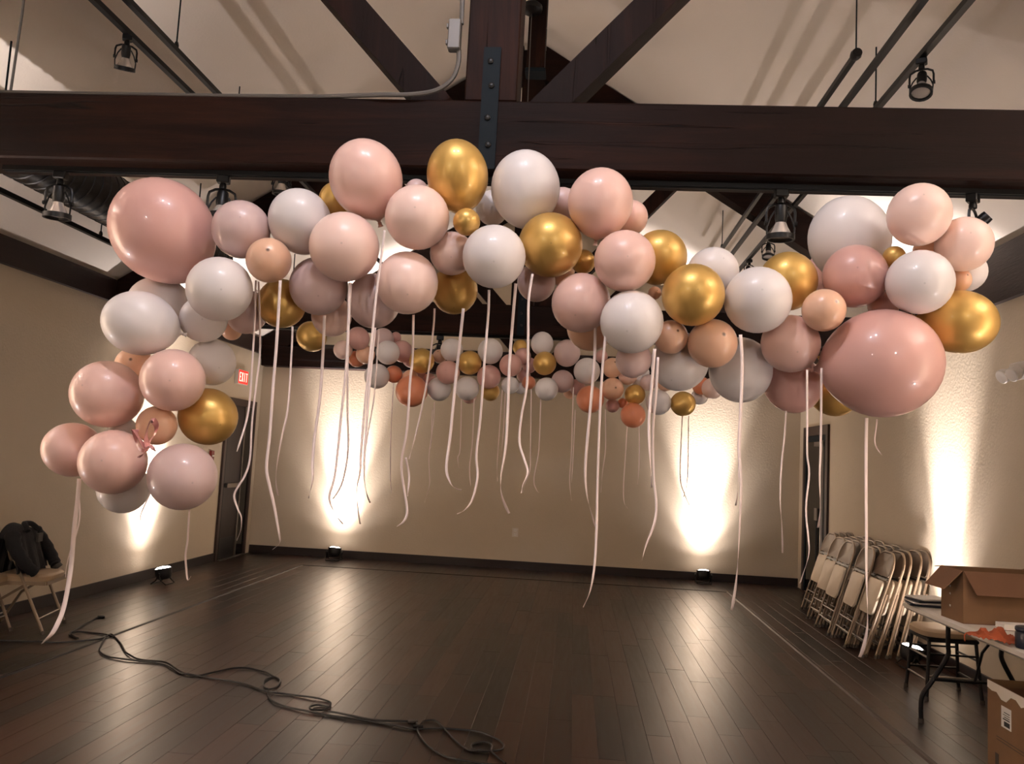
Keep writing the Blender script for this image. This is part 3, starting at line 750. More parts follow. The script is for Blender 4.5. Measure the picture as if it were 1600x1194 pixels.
# cx, cy, rx, ry, colour, layer (0 = front), tail (screen degrees, 270 = down) or None, label
NEAR = [
 (168,616,61,51,'pink',1,None,'pink balloon at the left of the low left cluster, above its lowest row'),
 (270,594,53,50,'pink',0,None,'round pink balloon in the low left cluster, directly under the white ones'),
 (325,651,51,44,'gold',1,None,'gold balloon at the right edge of the low left cluster'),
 (331,566,39,38,'white',2,None,'shaded off-white balloon above the low left gold balloon'),
 (210,572,32,30,'peach',2,None,'peach balloon mostly hidden under the large left white balloon'),
 (245,665,33,31,'peach',1.2,None,'small tan balloon behind the pink ribbon bow'),
 (114,703,45,47,'pink',2,None,'leftmost pink balloon of the whole garland'),
 (177,722,56,51,'pink',0,None,'front pink balloon at the bottom of the low left cluster, left of the bow'),
 (285,745,54,57,'mauve',.4,None,'mauve pink balloon at the bottom right of the low left cluster'),
 (193,763,43,40,'white',2,None,'white balloon hanging lowest at left, half hidden behind two pink ones'),
 (192,674,25,22,'white',3,None,'sliver of a pale balloon in the middle of the low left cluster'),
 (255,361,80,89,'rose',.8,300,'giant dusty rose balloon at the upper left end'),
 (343,452,55,51,'white',0,None,'white balloon at lower right of the giant dusty rose one'),
 (219,505,62,50,'white',0,345,'wide white balloon below the giant dusty rose one at far left'),
 (250,478,50,48,'white',2,None,'shaded white balloon behind the two left white ones'),
 (318,499,39,37,'white',1.2,None,'smaller white balloon tucked between the left white pair'),
 (377,359,47,47,'mauve',1.2,None,'mauve balloon touching the right side of the giant upper left one'),
 (469,346,49,53,'white',1,290,'white balloon in the upper left arch, below the gold sliver'),
 (420,407,37,35,'peach',0,None,'small peach balloon with dark spot in the upper left arch'),
 (440,474,39,40,'gold',2,None,'gold balloon hanging under the small peach one at left'),
 (386,488,34,34,'mauve',3,None,'shaded mauve balloon behind white and gold at the left'),
 (362,516,17,16,'peach',3.5,None,'tiny brownish peach balloon low behind the left white pair'),
 (498,447,47,47,'mauve',1,None,'mauve pink balloon right of the left gold one'),
 (538,386,56,55,'blush',0,None,'blush balloon in front, below the tallest pink one'),
 (572,280,57,64,'pink',.5,285,'tallest pink balloon, reaching highest over the beam at left of centre'),
 (527,315,30,30,'gold',2.5,None,'gold sliver between white and tall pink balloons'),
 (584,470,43,44,'mauve',2,None,'shaded mauve balloon under the blush one'),
 (636,442,48,52,'blush',1,None,'blush balloon hanging below the round blush one, left of centre'),
 (652,340,51,51,'blush',0,None,'round blush balloon between the tall pink and tall gold ones'),
 (651,299,19,19,'mauve',2.5,None,'sliver of mauve balloon behind the top blush one'),
 (715,275,48,58,'gold',.5,275,'tall gold balloon at the top in front of the steel strap'),
 (729,347,21.5,21.5,'gold',0,None,'tiny gold balloon under the tall gold one'),
 (706,396,34,36,'blush',1,None,'blush balloon tucked below the tiny gold one'),
 (710,453,38,38,'gold',2,None,'gold balloon hanging low left of the centre white one'),
 (518,493,32,34,'blush',3,None,'small pale balloon low behind the left mauve ones'),
 (821,295,54,61,'white',.6,270,'tall white balloon at the top just right of the steel strap'),
 (769,325,26,28,'white',2.5,None,'sliver of white balloon behind the tall white one'),
 (772,401,47,54,'white',0,None,'white balloon at the centre, below left of the tall white one'),
 (860,383,51,51,'gold',0,None,'gold balloon in front, right of the centre'),
 (938,317,51,55,'pink',1,265,'tall pink balloon right of the tall white one'),
 (878,320,26,27,'mauve',2.5,None,'sliver of mauve balloon between tall white and tall pink'),
 (985,341,27,29,'pink',2.5,None,'pink balloon hidden behind the right side of the tall pink one'),
 (976,408,49,48,'pink',0,None,'round pink balloon in front of the right gold one'),
 (911,409,19,20,'gold',1.2,None,'tiny gold balloon squeezed right of the front gold one'),
 (838,441,31,31,'mauve',1.7,None,'mauve balloon under the front gold one'),
 (873,420,26,26,'peach',2,None,'peach balloon peeking out below the front gold one'),
 (908,473,48,47,'pink',1,None,'pink balloon with shadow stripes below the tiny gold one'),
 (923,511,38,38,'peach',2,None,'shaded peach balloon behind the low white one, right of centre'),
 (987,503,49,52,'white',0,None,'white balloon hanging below the round pink one, right of centre'),
 (1030,403,42,46,'gold',1.7,None,'gold balloon behind the round pink one'),
 (1083,461,51,48,'gold',0,None,'front gold balloon with dimple in the right half'),
 (1113,428,42,42,'white',1.6,None,'greyish white balloon behind the front right gold one'),
 (1184,469,54,53,'white',.5,None,'white balloon at right, between two gold ones'),
 (1231,440,44,51,'gold',1.6,None,'gold balloon standing behind the right white one'),
 (1048,527,25,29,'peach',1,None,'small tan balloon below the front right gold one'),
 (1113,537,40,38,'peach',.7,None,'peach balloon under the front right gold one'),
 (1023,458,10,11,'peach',2,None,'tiny peach balloon squeezed between pink and gold'),
 (1062,565,47,47,'white',2,None,'shaded white balloon hanging behind the peach one at right'),
 (1157,578,49,54,'white',1.6,None,'large white balloon hanging lowest right of centre, with a ribbon in front'),
 (1235,537,51,43,'pink',1,None,'pink balloon with shadow line left of the giant right one'),
 (1287,485,35,34,'peach',0,None,'small tan balloon with dark spot above left of the giant right one'),
 (1238,598,48,47,'rose',2,None,'dusty rose balloon hanging low left of the giant right one'),
 (1302,607,44,44,'gold',2.6,None,'gold balloon mostly hidden behind the giant right one'),
 (1378,568,95,87,'rose',0,185,'giant dusty rose balloon at the lower right'),
 (1336,432,50,54,'rose',.7,None,'dusty rose balloon above the giant right one'),
 (1327,374,69,66,'white',1.6,None,'giant white balloon behind the dusty rose one at upper right'),
 (1290,425,30,34,'rose',2.6,None,'sliver of dusty rose under the giant white balloon'),
 (1436,336,52,51,'blush',.5,None,'blush balloon highest at the right end'),
 (1506,382,49,43,'blush',1,None,'pale blush balloon at the far right tip, below the spotlight'),
 (1437,441,57,51,'white',0,None,'white balloon above the giant right one'),
 (1397,402,18,19,'gold',1.5,None,'tiny gold balloon wedged among the upper right balloons'),
 (1499,503,63,50,'gold',1,170,'wide gold balloon at the far right'),
 (1508,425,34,33,'white',2,None,'white balloon showing under the far right blush one'),
 (1498,438,20,20,'peach',1.8,None,'small peach balloon above the wide far right gold one'),
 (1380,478,25,24,'rose',2.6,None,'sliver of dusty rose just above the giant right balloon'),
 (1447,392,22,20,'peach',2.4,None,'sliver of peach between blush and white at upper right'),
 (990,562,28,30,'mauve',3,None,'shaded mauve balloon behind the low white one'),
]
CORE = [(185,790),(235,655),(300,520),(330,400),(430,420),(560,390),(700,370),(800,370),(900,390),(1000,440),(1100,500),(1200,510),(1300,480),(1400,430),(1500,430)]
def core_near(x, y):
    best = None
    for (ax, ay), (bx, by) in zip(CORE, CORE[1:]):
        dx, dy = bx-ax, by-ay; t = max(0, min(1, ((x-ax)*dx+(y-ay)*dy)/(dx*dx+dy*dy)))
        q = (ax+t*dx, ay+t*dy); d = math.hypot(q[0]-x, q[1]-y)
        if best is None or d < best[0]: best = (d, q)
    return best[1]
placed = []
def solve(px, py, rpx, Y, lim=.93):
    while True:
        c = aty(px, py, Y); dd = (c-CAM).length
        depth = (c-CAM).dot(FW)
        r = rpx*depth/F_PX*math.cos(math.atan(math.hypot(px-800, py-597)/F_PX))**.5
        if all((c-pc).length >= lim*(r+pr) for pc, pr in placed): return c, r, Y
        Y += .01
for cx, cy, rx, ry, kind, layer, tail, lab in sorted(NEAR, key=lambda b: b[5]):
    rp = math.sqrt(rx*ry)
    c, r, Y = solve(cx, cy, rp, 2.83+.05*layer+max(0, (rp-50))*.0018, .96)
    placed.append((c, r))
    if Y+r > 3.37 and c.z+r > BZ0-.02: print('near beam:', lab, round(Y, 2), round(r, 2), round(c.z+r, 2))
    ratio = max(rx, ry)/min(rx, ry)
    if tail is not None:
        a = math.radians(tail); sd = (RT*math.cos(a)+UP*math.sin(a)).normalized()
        phi = math.radians(22)
        axis = sd*math.cos(phi)+FW*math.sin(phi)
        # a lens stretches things off its axis: take that out of the measured ratio
        st = 1/math.cos(math.atan(math.hypot(cx-800, cy-597)/F_PX))
        dl = a-math.atan2(597-cy, cx-800)
        ln = max(1.05, ratio/(1+(st-1)*math.cos(2*dl)))
        rr = r/math.sqrt(ln*1.0)
    else:
        q = core_near(cx, cy); tgt = aty(q[0], q[1], 3.12)
        if kind == 'peach' and rp < 40:           # small double-stuffed ones look at the camera with their crown
            axis = FW*1.0+RT*-.25+UP*-.35; ln = 1.03
        else:
            axis = (tgt-c); axis = axis+FW*.12; ln = 1.10
        s_in = (axis.normalized()-FW*axis.normalized().dot(FW)).length
        rr = r/(1+(ln-1)*s_in*.5)
    put_balloon(c, rr, kind, axis, ln, lab, 'balloons of the large front garland')

FAR = [
 (536,547,15,'blush'),(560,529,18,'rose'),(557,561,13,'orange'),(571,554,15,'peach'),(606,551,19,'white'),(599,530,17,'mauve'),(619,527,8,'rose'),
 (628,549,17,'rose'),(589,588,20,'white'),(615,585,14,'orange'),(643,560,15,'rose'),(659,564,20,'gold'),(641,590,12.5,'peach'),(643,611,25.5,'orange'),
 (671,593,10,'rose'),(687,557,11,'peach'),(706,547,18,'white'),(700,582,19,'rose'),(686,608,19,'white'),(734,567,19,'gold'),(730,607,19,'white'),
 (766,549,20,'white'),(764,589,19,'rose'),(766,612,15,'gold'),(798,571,18,'rose'),(813,543,12,'gold'),(817,557,13,'rose'),(847,537,18,'white'),
 (851,568,18.5,'gold'),(797,602,14,'white'),(826,598,11,'orange'),(818,587,11,'rose'),(827,571,12,'rose'),(813,607,9,'white'),(854,608,18.5,'white'),
 (886,552,21,'mauve'),(879,596,18,'mauve'),(917,580,21,'white'),(890,614,10,'peach'),(922,624,22,'orange'),(957,575,16,'peach'),(957,608,18,'peach'),
 (957,634,11,'rose'),(981,587,15,'blush'),(992,617,16.5,'gold'),(989,649,20,'orange'),(973,630,8,'orange'),(1029,629,20,'white'),(1013,598,13,'mauve'),
 (1006,583,9,'white'),(1067,631,20,'gold'),(1096,603,14,'orange'),(1093,620,13,'white'),(1113,607,17,'blush'),(940,557,10,'rose'),(997,596,10,'white'),
 (733,619,12,'rose'),(655,585,10,'rose'),(902,605,13,'rose'),(487,526,24,'gold'),(1040,598,14,'peach')]
NAMES = {'white':'white','blush':'pale blush','pink':'pink','mauve':'mauve','rose':'dusty rose','peach':'peach','orange':'coral orange','gold':'gold'}
ORD = ['leftmost','second from the left','third from the left','fourth from the left','fifth from the left','sixth from the left','seventh from the left','eighth from the left','ninth from the left','tenth from the left','eleventh from the left','twelfth from the left','thirteenth from the left','fourteenth from the left','fifteenth from the left','sixteenth from the left','seventeenth from the left','eighteenth from the left']
def place_word(i, n):
    if n == 1: return 'the only one'
    if i == n-1: return 'rightmost'
    return ORD[i]
placed = []
bycol = {}
for b in FAR: bycol.setdefault(b[3], []).append(b)
for k in bycol: bycol[k].sort()
for b in sorted(FAR, key=lambda b: (-b[2])):
    cx, cy, rp, kind = b
    c, r, Y = solve(cx, cy, rp, 7.45 + (0.12 if rp < 13 else 0), .92)
    placed.append((c, r))
    tgt = aty(cx*.9+80, 570+(cx-540)*.09, 7.75)
    axis = (tgt-c)+FW*.1+Vector((0,0,-.05))
    i = bycol[kind].index(b); n = len(bycol[kind])
    sz = 'tiny' if rp < 12 else ('large' if rp > 20 else 'small')
    put_balloon(c, r*.985, kind, axis, 1.08, '%s %s balloon of the distant garland, %s in its colour' % (sz, NAMES[kind], place_word(i, n)), 'balloons of the distant garland', knot=rp > 12)

# ---------------------------------------------------------------- ribbons
def ribbon(pts, Y, wpx, label, group, m='ribbon', tw=None):
    rnd = random.Random(int(pts[0][0]*7+pts[0][1]))
    P3 = spline([aty(x, y, Y) for x, y in pts], 5)
    w_ = wpx*.8*Y/F_PX
    ph = rnd.uniform(-.3, .3); tw = rnd.uniform(.9, 2.2) if tw is None else tw
    vs = []; fs = []; n = len(P3)
    root = P3[0]
    for i, p in enumerate(P3):
        t = i/(n-1)
        # the free end curls more than the top
        a = ph+tw*t*t*1.2+.5*math.sin(t*7+ph*5)*t
        p = p+Vector((0, .05*t*math.sin(t*5+ph*9), 0))
        ww = w_/2*(1 if i < n-2 else .8)
        tan = (P3[min(i+1,n-1)]-P3[max(i-1,0)]).normalized()
        sd = Vector((math.cos(a), math.sin(a), 0)); sd = (sd-tan*sd.dot(tan)).normalized()
        nn = tan.cross(sd)*.0003
        for q in (p-sd*ww-nn, p+sd*ww-nn, p+sd*ww+nn, p-sd*ww+nn): vs.append(q-root)
    for i in range(n-1):
        for k in range(4): fs.append((i*4+k, i*4+(k+1)%4, i*4+4+(k+1)%4, i*4+4+k))
    fs.append((3,2,1,0)); fs.append(tuple((n-1)*4+k for k in range(4)))
    o = MB().add(vs, fs).build('ribbon', M[m]); o.location = root
    me = o.data; me.polygons.foreach_set('use_smooth', [True]*len(me.polygons))
    return tag(o, label, 'ribbon', group)
NR = [
 (2.86,9,[(124,748),(120,778),(112,830),(107,890),(101,945),(98,970),(92,988),(77,1002)],'wide pale ribbon falling from the leftmost balloons, its tip curled over the cables'),
 (2.95,3,[(121,752),(121,800),(117,850),(114,900)],'narrow ribbon running behind the wide leftmost ribbon'),
 (2.80,3,[(232,735),(233,770),(229,812)],'short thin ribbon below the pink bow'),
 (2.98,4,[(296,796),(292,840),(286,870),(290,895),(299,905),(308,898)],'ribbon with hooked tip under the low left cluster, by the left wall uplight'),
 (2.90,4,[(400,438),(397,500),(390,580),(386,640),(382,680),(379,706)],'short ribbon in front of the exit sign'),
 (2.94,4,[(404,440),(406,540),(400,600),(394,660),(392,718),(385,745),(377,760),(371,775),(376,795),(379,808),(375,828),(365,846)],'wavy ribbon hanging before the dark left door'),
 (2.80,6,[(438,438),(432,540),(428,600),(424,680),(420,730),(425,760),(430,790),(435,838),(431,851),(418,861)],'long ribbon ending low at the far left corner'),
 (2.95,4,[(457,510),(455,560),(452,640),(443,690),(432,745),(429,775)],'ribbon joining the long one near the far left corner'),
 (2.94,6,[(507,493),(504,545),(498,620),(491,680),(491,720),(494,750),(488,778)],'dusky ribbon left of the left bright wall patch'),
 (2.80,5,[(546,442),(541,560),(533,650),(526,740),(519,776),(526,800),(535,819)],'ribbon over the left bright patch, bending right at its tip'),
 (2.86,4,[(549,442),(545,540),(543,640),(541,700),(531,752),(519,780)],'ribbon over the left bright patch, second of two crossing'),
 (2.70,5,[(601,360),(597,390),(588,460),(582,530),(574,620),(568,700),(566,737),(560,760),(558,790),(559,820)],'ribbon starting between tall pink and round blush balloons'),
 (2.90,5,[(586,512),(577,600),(573,690),(573,750),(577,786)],'ribbon under the shaded mauve balloon'),
 (2.97,3,[(592,514),(585,600),(580,660),(577,704)],'thin ribbon just right of the bright left patch'),
 (2.93,5,[(646,492),(645,560),(641,600),(636,670),(626,722),(628,760),(633,798),(629,815),(620,823)],'ribbon falling in front of the large coral balloon, with a bent tip'),
 (3.02,4,[(679,482),(677,510),(668,580),(657,640),(648,690),(643,718)],'slanting ribbon right of the coral balloon'),
 (3.05,4,[(634,715),(638,745),(641,775)],'short loose ribbon end at left of centre'),
 (2.98,6,[(724,482),(717,545),(711,600),(704,680),(699,730),(705,752),(712,762),(721,766)],'ribbon from the low gold balloon with an upturned tip'),
 (2.84,5,[(764,453),(763,490),(757,560),(750,650),(743,710),(745,745),(738,780),(728,796),(717,802)],'ribbon from the centre white balloon, tip swept left'),
 (2.88,6,[(806,443),(801,500),(796,570),(794,640),(791,700),(784,745),(785,775),(795,803)],'ribbon at the centre, tip swept right above the outlet'),
 (2.78,5,[(832,428),(826,470),(825,530),(823,600),(814,650),(811,690),(818,715),(825,738),(818,757),(816,770)],'ribbon under the front gold balloon, wavy'),
 (2.90,6,[(930,512),(929,560),(924,620),(915,720),(916,765),(922,795),(931,825)],'ribbon right of centre with a curved lower end'),
 (2.80,5,[(946,525),(941,580),(937,660),(934,750),(932,830),(929,880),(922,920),(911,945)],'longest central ribbon, reaching down over the dark floor'),
 (2.72,6,[(1023,545),(1019,600),(1014,660),(1014,710),(1017,762)],'ribbon in front of the shaded white balloon'),
 (2.78,5,[(1028,558),(1025,620),(1021,670),(1022,740),(1026,790),(1021,820),(1008,850),(1001,873)],'twisted ribbon left of the right bright patch, with a dark tip'),
 (2.70,7,[(1157,523),(1160,570),(1157,640),(1153,700),(1155,760),(1152,850),(1150,910),(1146,957)],'long ribbon in front of the large low white balloon'),
 (2.80,4,[(1159,600),(1157,680),(1151,740),(1150,790)],'shorter ribbon beside the long one right of the bright patch'),
 (2.99,4,[(1228,642),(1226,680),(1219,730),(1216,780),(1221,820),(1227,866)],'ribbon hanging alone before the far right corner'),
 (2.78,4,[(1261,578),(1262,660),(1262,710),(1264,740),(1257,795),(1259,840),(1259,865),(1252,895),(1250,912)],'wavy ribbon over the left edge of the right door'),
 (2.88,5,[(1284,575),(1283,650),(1280,700),(1277,750),(1281,800),(1283,826)],'ribbon over the middle of the right door'),
 (2.90,7,[(1354,653),(1354,720),(1352,800),(1349,900),(1351,980),(1346,1029)],'long straight ribbon below the giant right balloon, before the chairs'),
 (3.05,3,[(1370,655),(1370,690),(1370,712)],'very short thin ribbon below the giant right balloon'),
]
for Y, wp, pts, lab in NR: ribbon(pts, Y, wp, lab, 'ribbons of the front garland')
FR = [
 [(615,600),(613,640),(610,700),(609,755),(611,772)],[(679,628),(677,660),(670,710),(671,740),(672,758),(665,785)],[(676,640),(674,670),(672,702)],
 [(721,623),(719,700),(716,715),(717,732)],[(741,623),(738,690),(733,730),(736,760)],[(785,608),(781,660),(777,720),(778,752)],[(790,608),(787,660),(783,715)],
 [(830,608),(829,700),(828,735),(820,757),(817,770)],[(845,623),(842,700),(834,748),(838,765),(843,770)],[(896,605),(893,700),(890,750),(893,782)],[(899,640),(896,700),(893,755)],
 [(946,640),(946,700),(941,740),(939,770)],[(980,665),(978,700),(974,760),(975,785),(981,795)],[(998,645),(999,700),(996,757)],
 [(1066,650),(1063,740),(1069,770),(1079,795)],[(1076,650),(1074,740),(1069,777)]]
for i, pts in enumerate(FR):
    ribbon(pts, 7.45, 2.2, 'thin pale ribbon under the distant garland, %s' % place_word(i, len(FR)), 'ribbons of the distant garland')
# ribbon bow among the low left cluster
bow = empty('ribbon_bow', aty(229, 700, 2.66), 'crumpled pink satin ribbon bow tied in the low left cluster', 'bow')
def loop(pts, wpx, nm='loop'):
    P3 = spline([aty(x, y, Y)-bow.location for x, y, Y in pts], 5); n = len(P3); vs = []; fs = []
    for i, p in enumerate(P3):
        t = i/(n-1); a = .6+1.3*math.sin(t*6); tan = (P3[min(i+1,n-1)]-P3[max(i-1,0)]).normalized()
        sd = Vector((math.cos(a), math.sin(a), .2)); sd = (sd-tan*sd.dot(tan)).normalized(); ww = wpx*2.66/F_PX/2*(.45+.55*math.sin(PI*min(1, t*1.3+.15)))
        nn = tan.cross(sd)*.0004
        for q in (p-sd*ww-nn, p+sd*ww-nn, p+sd*ww+nn, p-sd*ww+nn): vs.append(q)
    for i in range(n-1):
        for k in range(4): fs.append((i*4+k, i*4+(k+1)%4, i*4+4+(k+1)%4, i*4+4+k))
    fs.append((3,2,1,0)); fs.append(tuple((n-1)*4+k for k in range(4)))
    MB().add(vs, fs).build(nm, M['ribbon_rose'], bow, True)
loop([(232,700,2.66),(228,685,2.65),(232,665,2.64),(238,657,2.64),(244,665,2.66),(242,678,2.67),(234,690,2.67),(230,702,2.66)], 13)
loop([(230,700,2.66),(222,692,2.65),(212,676,2.64),(211,673,2.65),(213,690,2.67),(218,702,2.67),(230,705,2.66)], 13)
loop([(231,700,2.66),(235,697,2.64),(241,703,2.64),(243,705,2.65)], 9, 'tail')
loop([(229,704,2.66),(220,712,2.66),(216,715,2.67)], 8, 'tail')
MB().lathe([(0,-.008),(.008,-.005),(.009,.003),(0,.009)], 8).build('knot', M['ribbon_rose'], bow, True)

# ---------------------------------------------------------------- folded metal chairs against the right wall
def arch(hw, z0, zs, r, y=0.0, bend=0.0):     # inverted U in the local XZ plane
    pts = [(-hw, y, z0), (-hw, y, (z0+zs)/2), (-hw, y, zs)]
    for i in range(1, 9):
        a = PI*i/16; pts.append((-hw+r*(1-math.cos(a)), y-bend*i/8, zs+r*math.sin(a)))
    pts += [(-p[0], p[1], p[2]) for p in reversed(pts)]
    return pts
def panel(mb, hw, z0, z1, r, y, th, top_r=None, crown=0.0):
    """rounded rectangular panel in XZ, slightly dished"""
    tr_ = top_r or r; out = []
    def cor(cx, cz, rr, a0):
        for i in range(5):
            a = a0+PI/2*i/4; out.append((cx+rr*math.cos(a), cz+rr*math.sin(a)))
    cor(hw-tr_, z1-tr_, tr_, 0); cor(-hw+tr_, z1-tr_, tr_, PI/2); cor(-hw+r, z0+r, r, PI); cor(hw-r, z0+r, r, 1.5*PI)
    n = len(out); vs = []; cx, cz = 0, (z0+z1)/2
    for k, (yy, s) in enumerate(((y, .97), (y-crown*.6, 1.0), (y+th, 1.0), (y+th, .9))):
        for x, z in out: vs.append((x*s, yy, cz+(z-cz)*s))
    vs.append((0, y+crown, cz)); vs.append((0, y+th+crown*.5, cz))
    fs = []
    for j in range(n):
        j2 = (j+1)%n
        fs += [(j, j2, n+j2, n+j), (n+j, n+j2, 2*n+j2, 2*n+j), (2*n+j, 2*n+j2, 3*n+j2, 3*n+j), (4*n, j2, j), (4*n+1, 3*n+j, 3*n+j2)]
    return mb.add(vs, fs)
def make_folded_chair():
    t = empty('folding_chair', (0,0,0), 'x', 'chair')
    MB().tube(arch(.222, 0.012, .80, .17), .011, 7).build('front_frame', M['chairmetal'], t, True)
    panel(MB(), .205, .745, .958, .025, -.006, .010, .13, .006).build('backrest', M['chairback'], t, True)
    MB().box((-.20, -.010, .712), (.20, .004, .732)).build('back_rail', M['black'], t)
    panel(MB(), .172, .375, .70, .05, -.030, .020, .05, -.004).build('seat', M['chairseat'], t, True)
    MB().tube([(-.20,.030,.60),(-.20,.032,.30),(-.205,.030,.03)], .011, 7).build('leg', M['chairmetal'], t, True)
    MB().tube([(.20,.030,.60),(.20,.032,.30),(.205,.030,.03)], .011, 7).build('leg', M['chairmetal'], t, True)
    for z in (.14, .25): MB().tube([(-.225,0,z),(.225,0,z)], .0065, 6).build('stretcher', M['alu'], t, True)
    MB().tube([(-.20,.030,.12),(.20,.030,.12)], .0065, 6).build('stretcher', M['alu'], t, True)
    MB().tube([(-.21,-.004,.47),(-.17,.02,.60)], .006, 5).tube([(.21,-.004,.47),(.17,.02,.60)], .006, 5).build('hinge_link', M['alu'], t, True)
    for x, y in ((-.225,0),(.225,0),(-.205,.03),(.205,.03)):
        MB().lathe([(.0,0),(.015,0),(.016,.02),(.0135,.03),(0,.03)], 8, None, (x, y, 0 if y == 0 else .012)).build('foot_cap', M['rubber'], t, True)
    return t
proto = make_folded_chair()
first = True
stacks = [(1250,952,'farthest'),(1261,967,'second farthest'),(1274,980,'middle'),(1296,996,'second nearest')]
bases = []
for px, py, nm in stacks:
    p = atz(px, py, 0); bases.append((p.x, p.y-.225, nm, 5, .092))
p = atz(1349, 1029, 0); bases.append((p.x, p.y+.24, 'nearest', 5, .105))
DEP = ['front chair', 'second chair', 'middle chair', 'second last chair', 'last chair, against the wall,']
for bx_, by_, nm, n, sp in bases:
    for k in range(n):
        o = proto if first else copy_tree(proto); first = False
        jx = random.uniform(-.008, .008)
        # local x -> -world y ; local +y -> +world x ; lean the top towards the wall
        lean = math.radians(random.uniform(17.0, 18.5) - k*1.4)
        o.matrix_world = Matrix.Translation((bx_+k*sp+jx, by_+random.uniform(-.015,.015)+k*.012, 0)) @ Matrix.Rotation(-PI/2+random.uniform(-.03,.03), 4, 'Z') @ Matrix.Rotation(-lean, 4, 'X')
        o['label'] = 'folded beige metal chair, %s of the %s stack on the right wall' % (DEP[k].rstrip(','), nm)
        if k == 4: o['label'] = 'folded beige metal chair against the wall, rearmost of the %s stack' % nm
        o['group'] = 'folded chairs leaning on the right wall'

# ---------------------------------------------------------------- open chairs on the left with the jacket
def make_open_chair(loc, rz, label):
    """seat faces local -y, back at +y"""
    t = empty('folding_chair', loc, label, 'chair', 'open chairs at the left wall', (0,0,rz))
    hw = .22; cs = []
    for s in (-1, 1):
        fr = [(s*hw,-.21,.012),(s*hw,-.02,.42),(s*hw,.12,.72)]
        MB().tube([(s*hw,-.24,.012),(s*hw,-.05,.42),(s*hw,.07,.67)], .0125, 7).build('leg', M['chairmetal'], t, True)
        MB().tube([(s*(hw-.02),.26,.012),(s*(hw-.02),.12,.26),(s*(hw-.02),-.14,.435)], .0115, 7).build('leg', M['chairmetal'], t, True)
    top = []
    for i in range(9):
        a = PI*i/8; top.append((-hw*math.cos(a)*1.0, .07+.03*math.sin(a), .67+.12*math.sin(a)))
    MB().tube(top, .0125, 7).build('back_frame', M['chairmetal'], t, True)
    b = panel(MB(), .205, .0, .20, .03, 0, .012, .09, .012)
    b.v = [(x, .06+y+(z)*.28, .565+z) for x, y, z in b.v]; b.build('backrest', M['chairback'], t, True)
    sm = MB()
    n = 24; ring = []
    for i in range(n):
        a = 2*PI*i/n; ca, sa = math.cos(a), math.sin(a)
        ring.append((.215*abs(ca)**.45*(1 if ca > 0 else -1), -.03+.205*abs(sa)**.45*(1 if sa > 0 else -1)))
    vs = []; zz = ((.405,.96),(.415,1.0),(.447,1.0),(.462,.93),(.466,.75))
    for z, s in zz:
        for x, y in ring: vs.append((x*s, -.03+(y+.03)*s, z))
    vs.append((0,-.03,.464)); vs.append((0,-.03,.405)); fs = []
    for k in range(4):
        for i in range(n): fs.append((k*n+i, k*n+(i+1)%n, (k+1)*n+(i+1)%n, (k+1)*n+i))
    for i in range(n): fs.append((4*n+i, 4*n+(i+1)%n, 5*n)); fs.append((i, 5*n+1, (i+1)%n))
    sm.add(vs, fs); sm.build('seat', M['cushion'], t, True)
    MB().box((-.21,-.235,.385),(.21,-.222,.412)).box((-.222,-.22,.385),(-.21,.14,.412)).box((.21,-.22,.385),(.222,.14,.412)).build('seat_frame', M['chairmetal'], t)
    MB().tube([(-hw,-.19,.12),(hw,-.19,.12)], .006, 6).build('stretcher', M['alu'], t, True)
    MB().tube([(-hw+.02,.215,.1),(hw-.02,.215,.1)], .006, 6).build('stretcher', M['alu'], t, True)
    for x, y in ((-hw,-.243),(hw,-.243),(-hw+.02,.265),(hw-.02,.265)):
        MB().lathe([(0,0),(.016,0),(.016,.02),(.0135,.03),(0,.03)], 8, None, (x,y,0)).build('foot_cap', M['rubber'], t, True)
    return t
fa = atz(110, 977, 0)     # far right foot of the jacket chair
chA = make_open_chair((XL+.38, fa.y-.22, 0), PI/2+.22, 'open beige folding chair at the left wall with the black jacket over its back')
fb = atz(45, 995, 0)
chB = make_open_chair((fb.x-.48, fb.y-.10, 0), PI/2+.05, 'nearer open beige folding chair cut off by the left edge of the view')

# jacket draped over the back of chair A
jk = empty('jacket', (0,0,0), 'black jacket draped over the back of the open chair at the left wall', 'jacket', None)
jk.location = chA.location; jk.rotation_euler = chA.rotation_euler
def cloth_shell(prof_fn, nu, nv, th=.012):
    vs = []; fs = []
    for i in range(nu+1):
        for j in range(nv+1): vs.append(prof_fn(i/nu, j/nv))
    n = len(vs); W = nv+1
    # inner copy for thickness
    import itertools
    nrm = [Vector((0,0,0)) for _ in vs]
    P = [Vector(v) for v in vs]
    q = []
    for i in range(nu):
        for j in range(nv):
            a, b, c, d = i*W+j, (i+1)*W+j, (i+1)*W+j+1, i*W+j+1; q.append((a,b,c,d))
            nn = (P[c]-P[a]).cross(P[d]-P[b])
            for k in (a,b,c,d): nrm[k] += nn
    inner = [p-(m_.normalized()*th if m_.length else Vector((0,0,0))) for p, m_ in zip(P, nrm)]
    vs = P+inner; fs = list(q)+[tuple(reversed([k+n for k in f])) for f in q]
    for i in range(nu):
        fs.append((i*W, i*W+n, (i+1)*W+n, (i+1)*W)); fs.append((i*W+nv, (i+1)*W+nv, (i+1)*W+nv+n, i*W+nv+n))
    for j in range(nv):
        fs.append((j, j+1, j+1+n, j+n)); k = nu*W+j; fs.append((k, k+n, k+1+n, k+1))
    return MB().add(vs, fs)
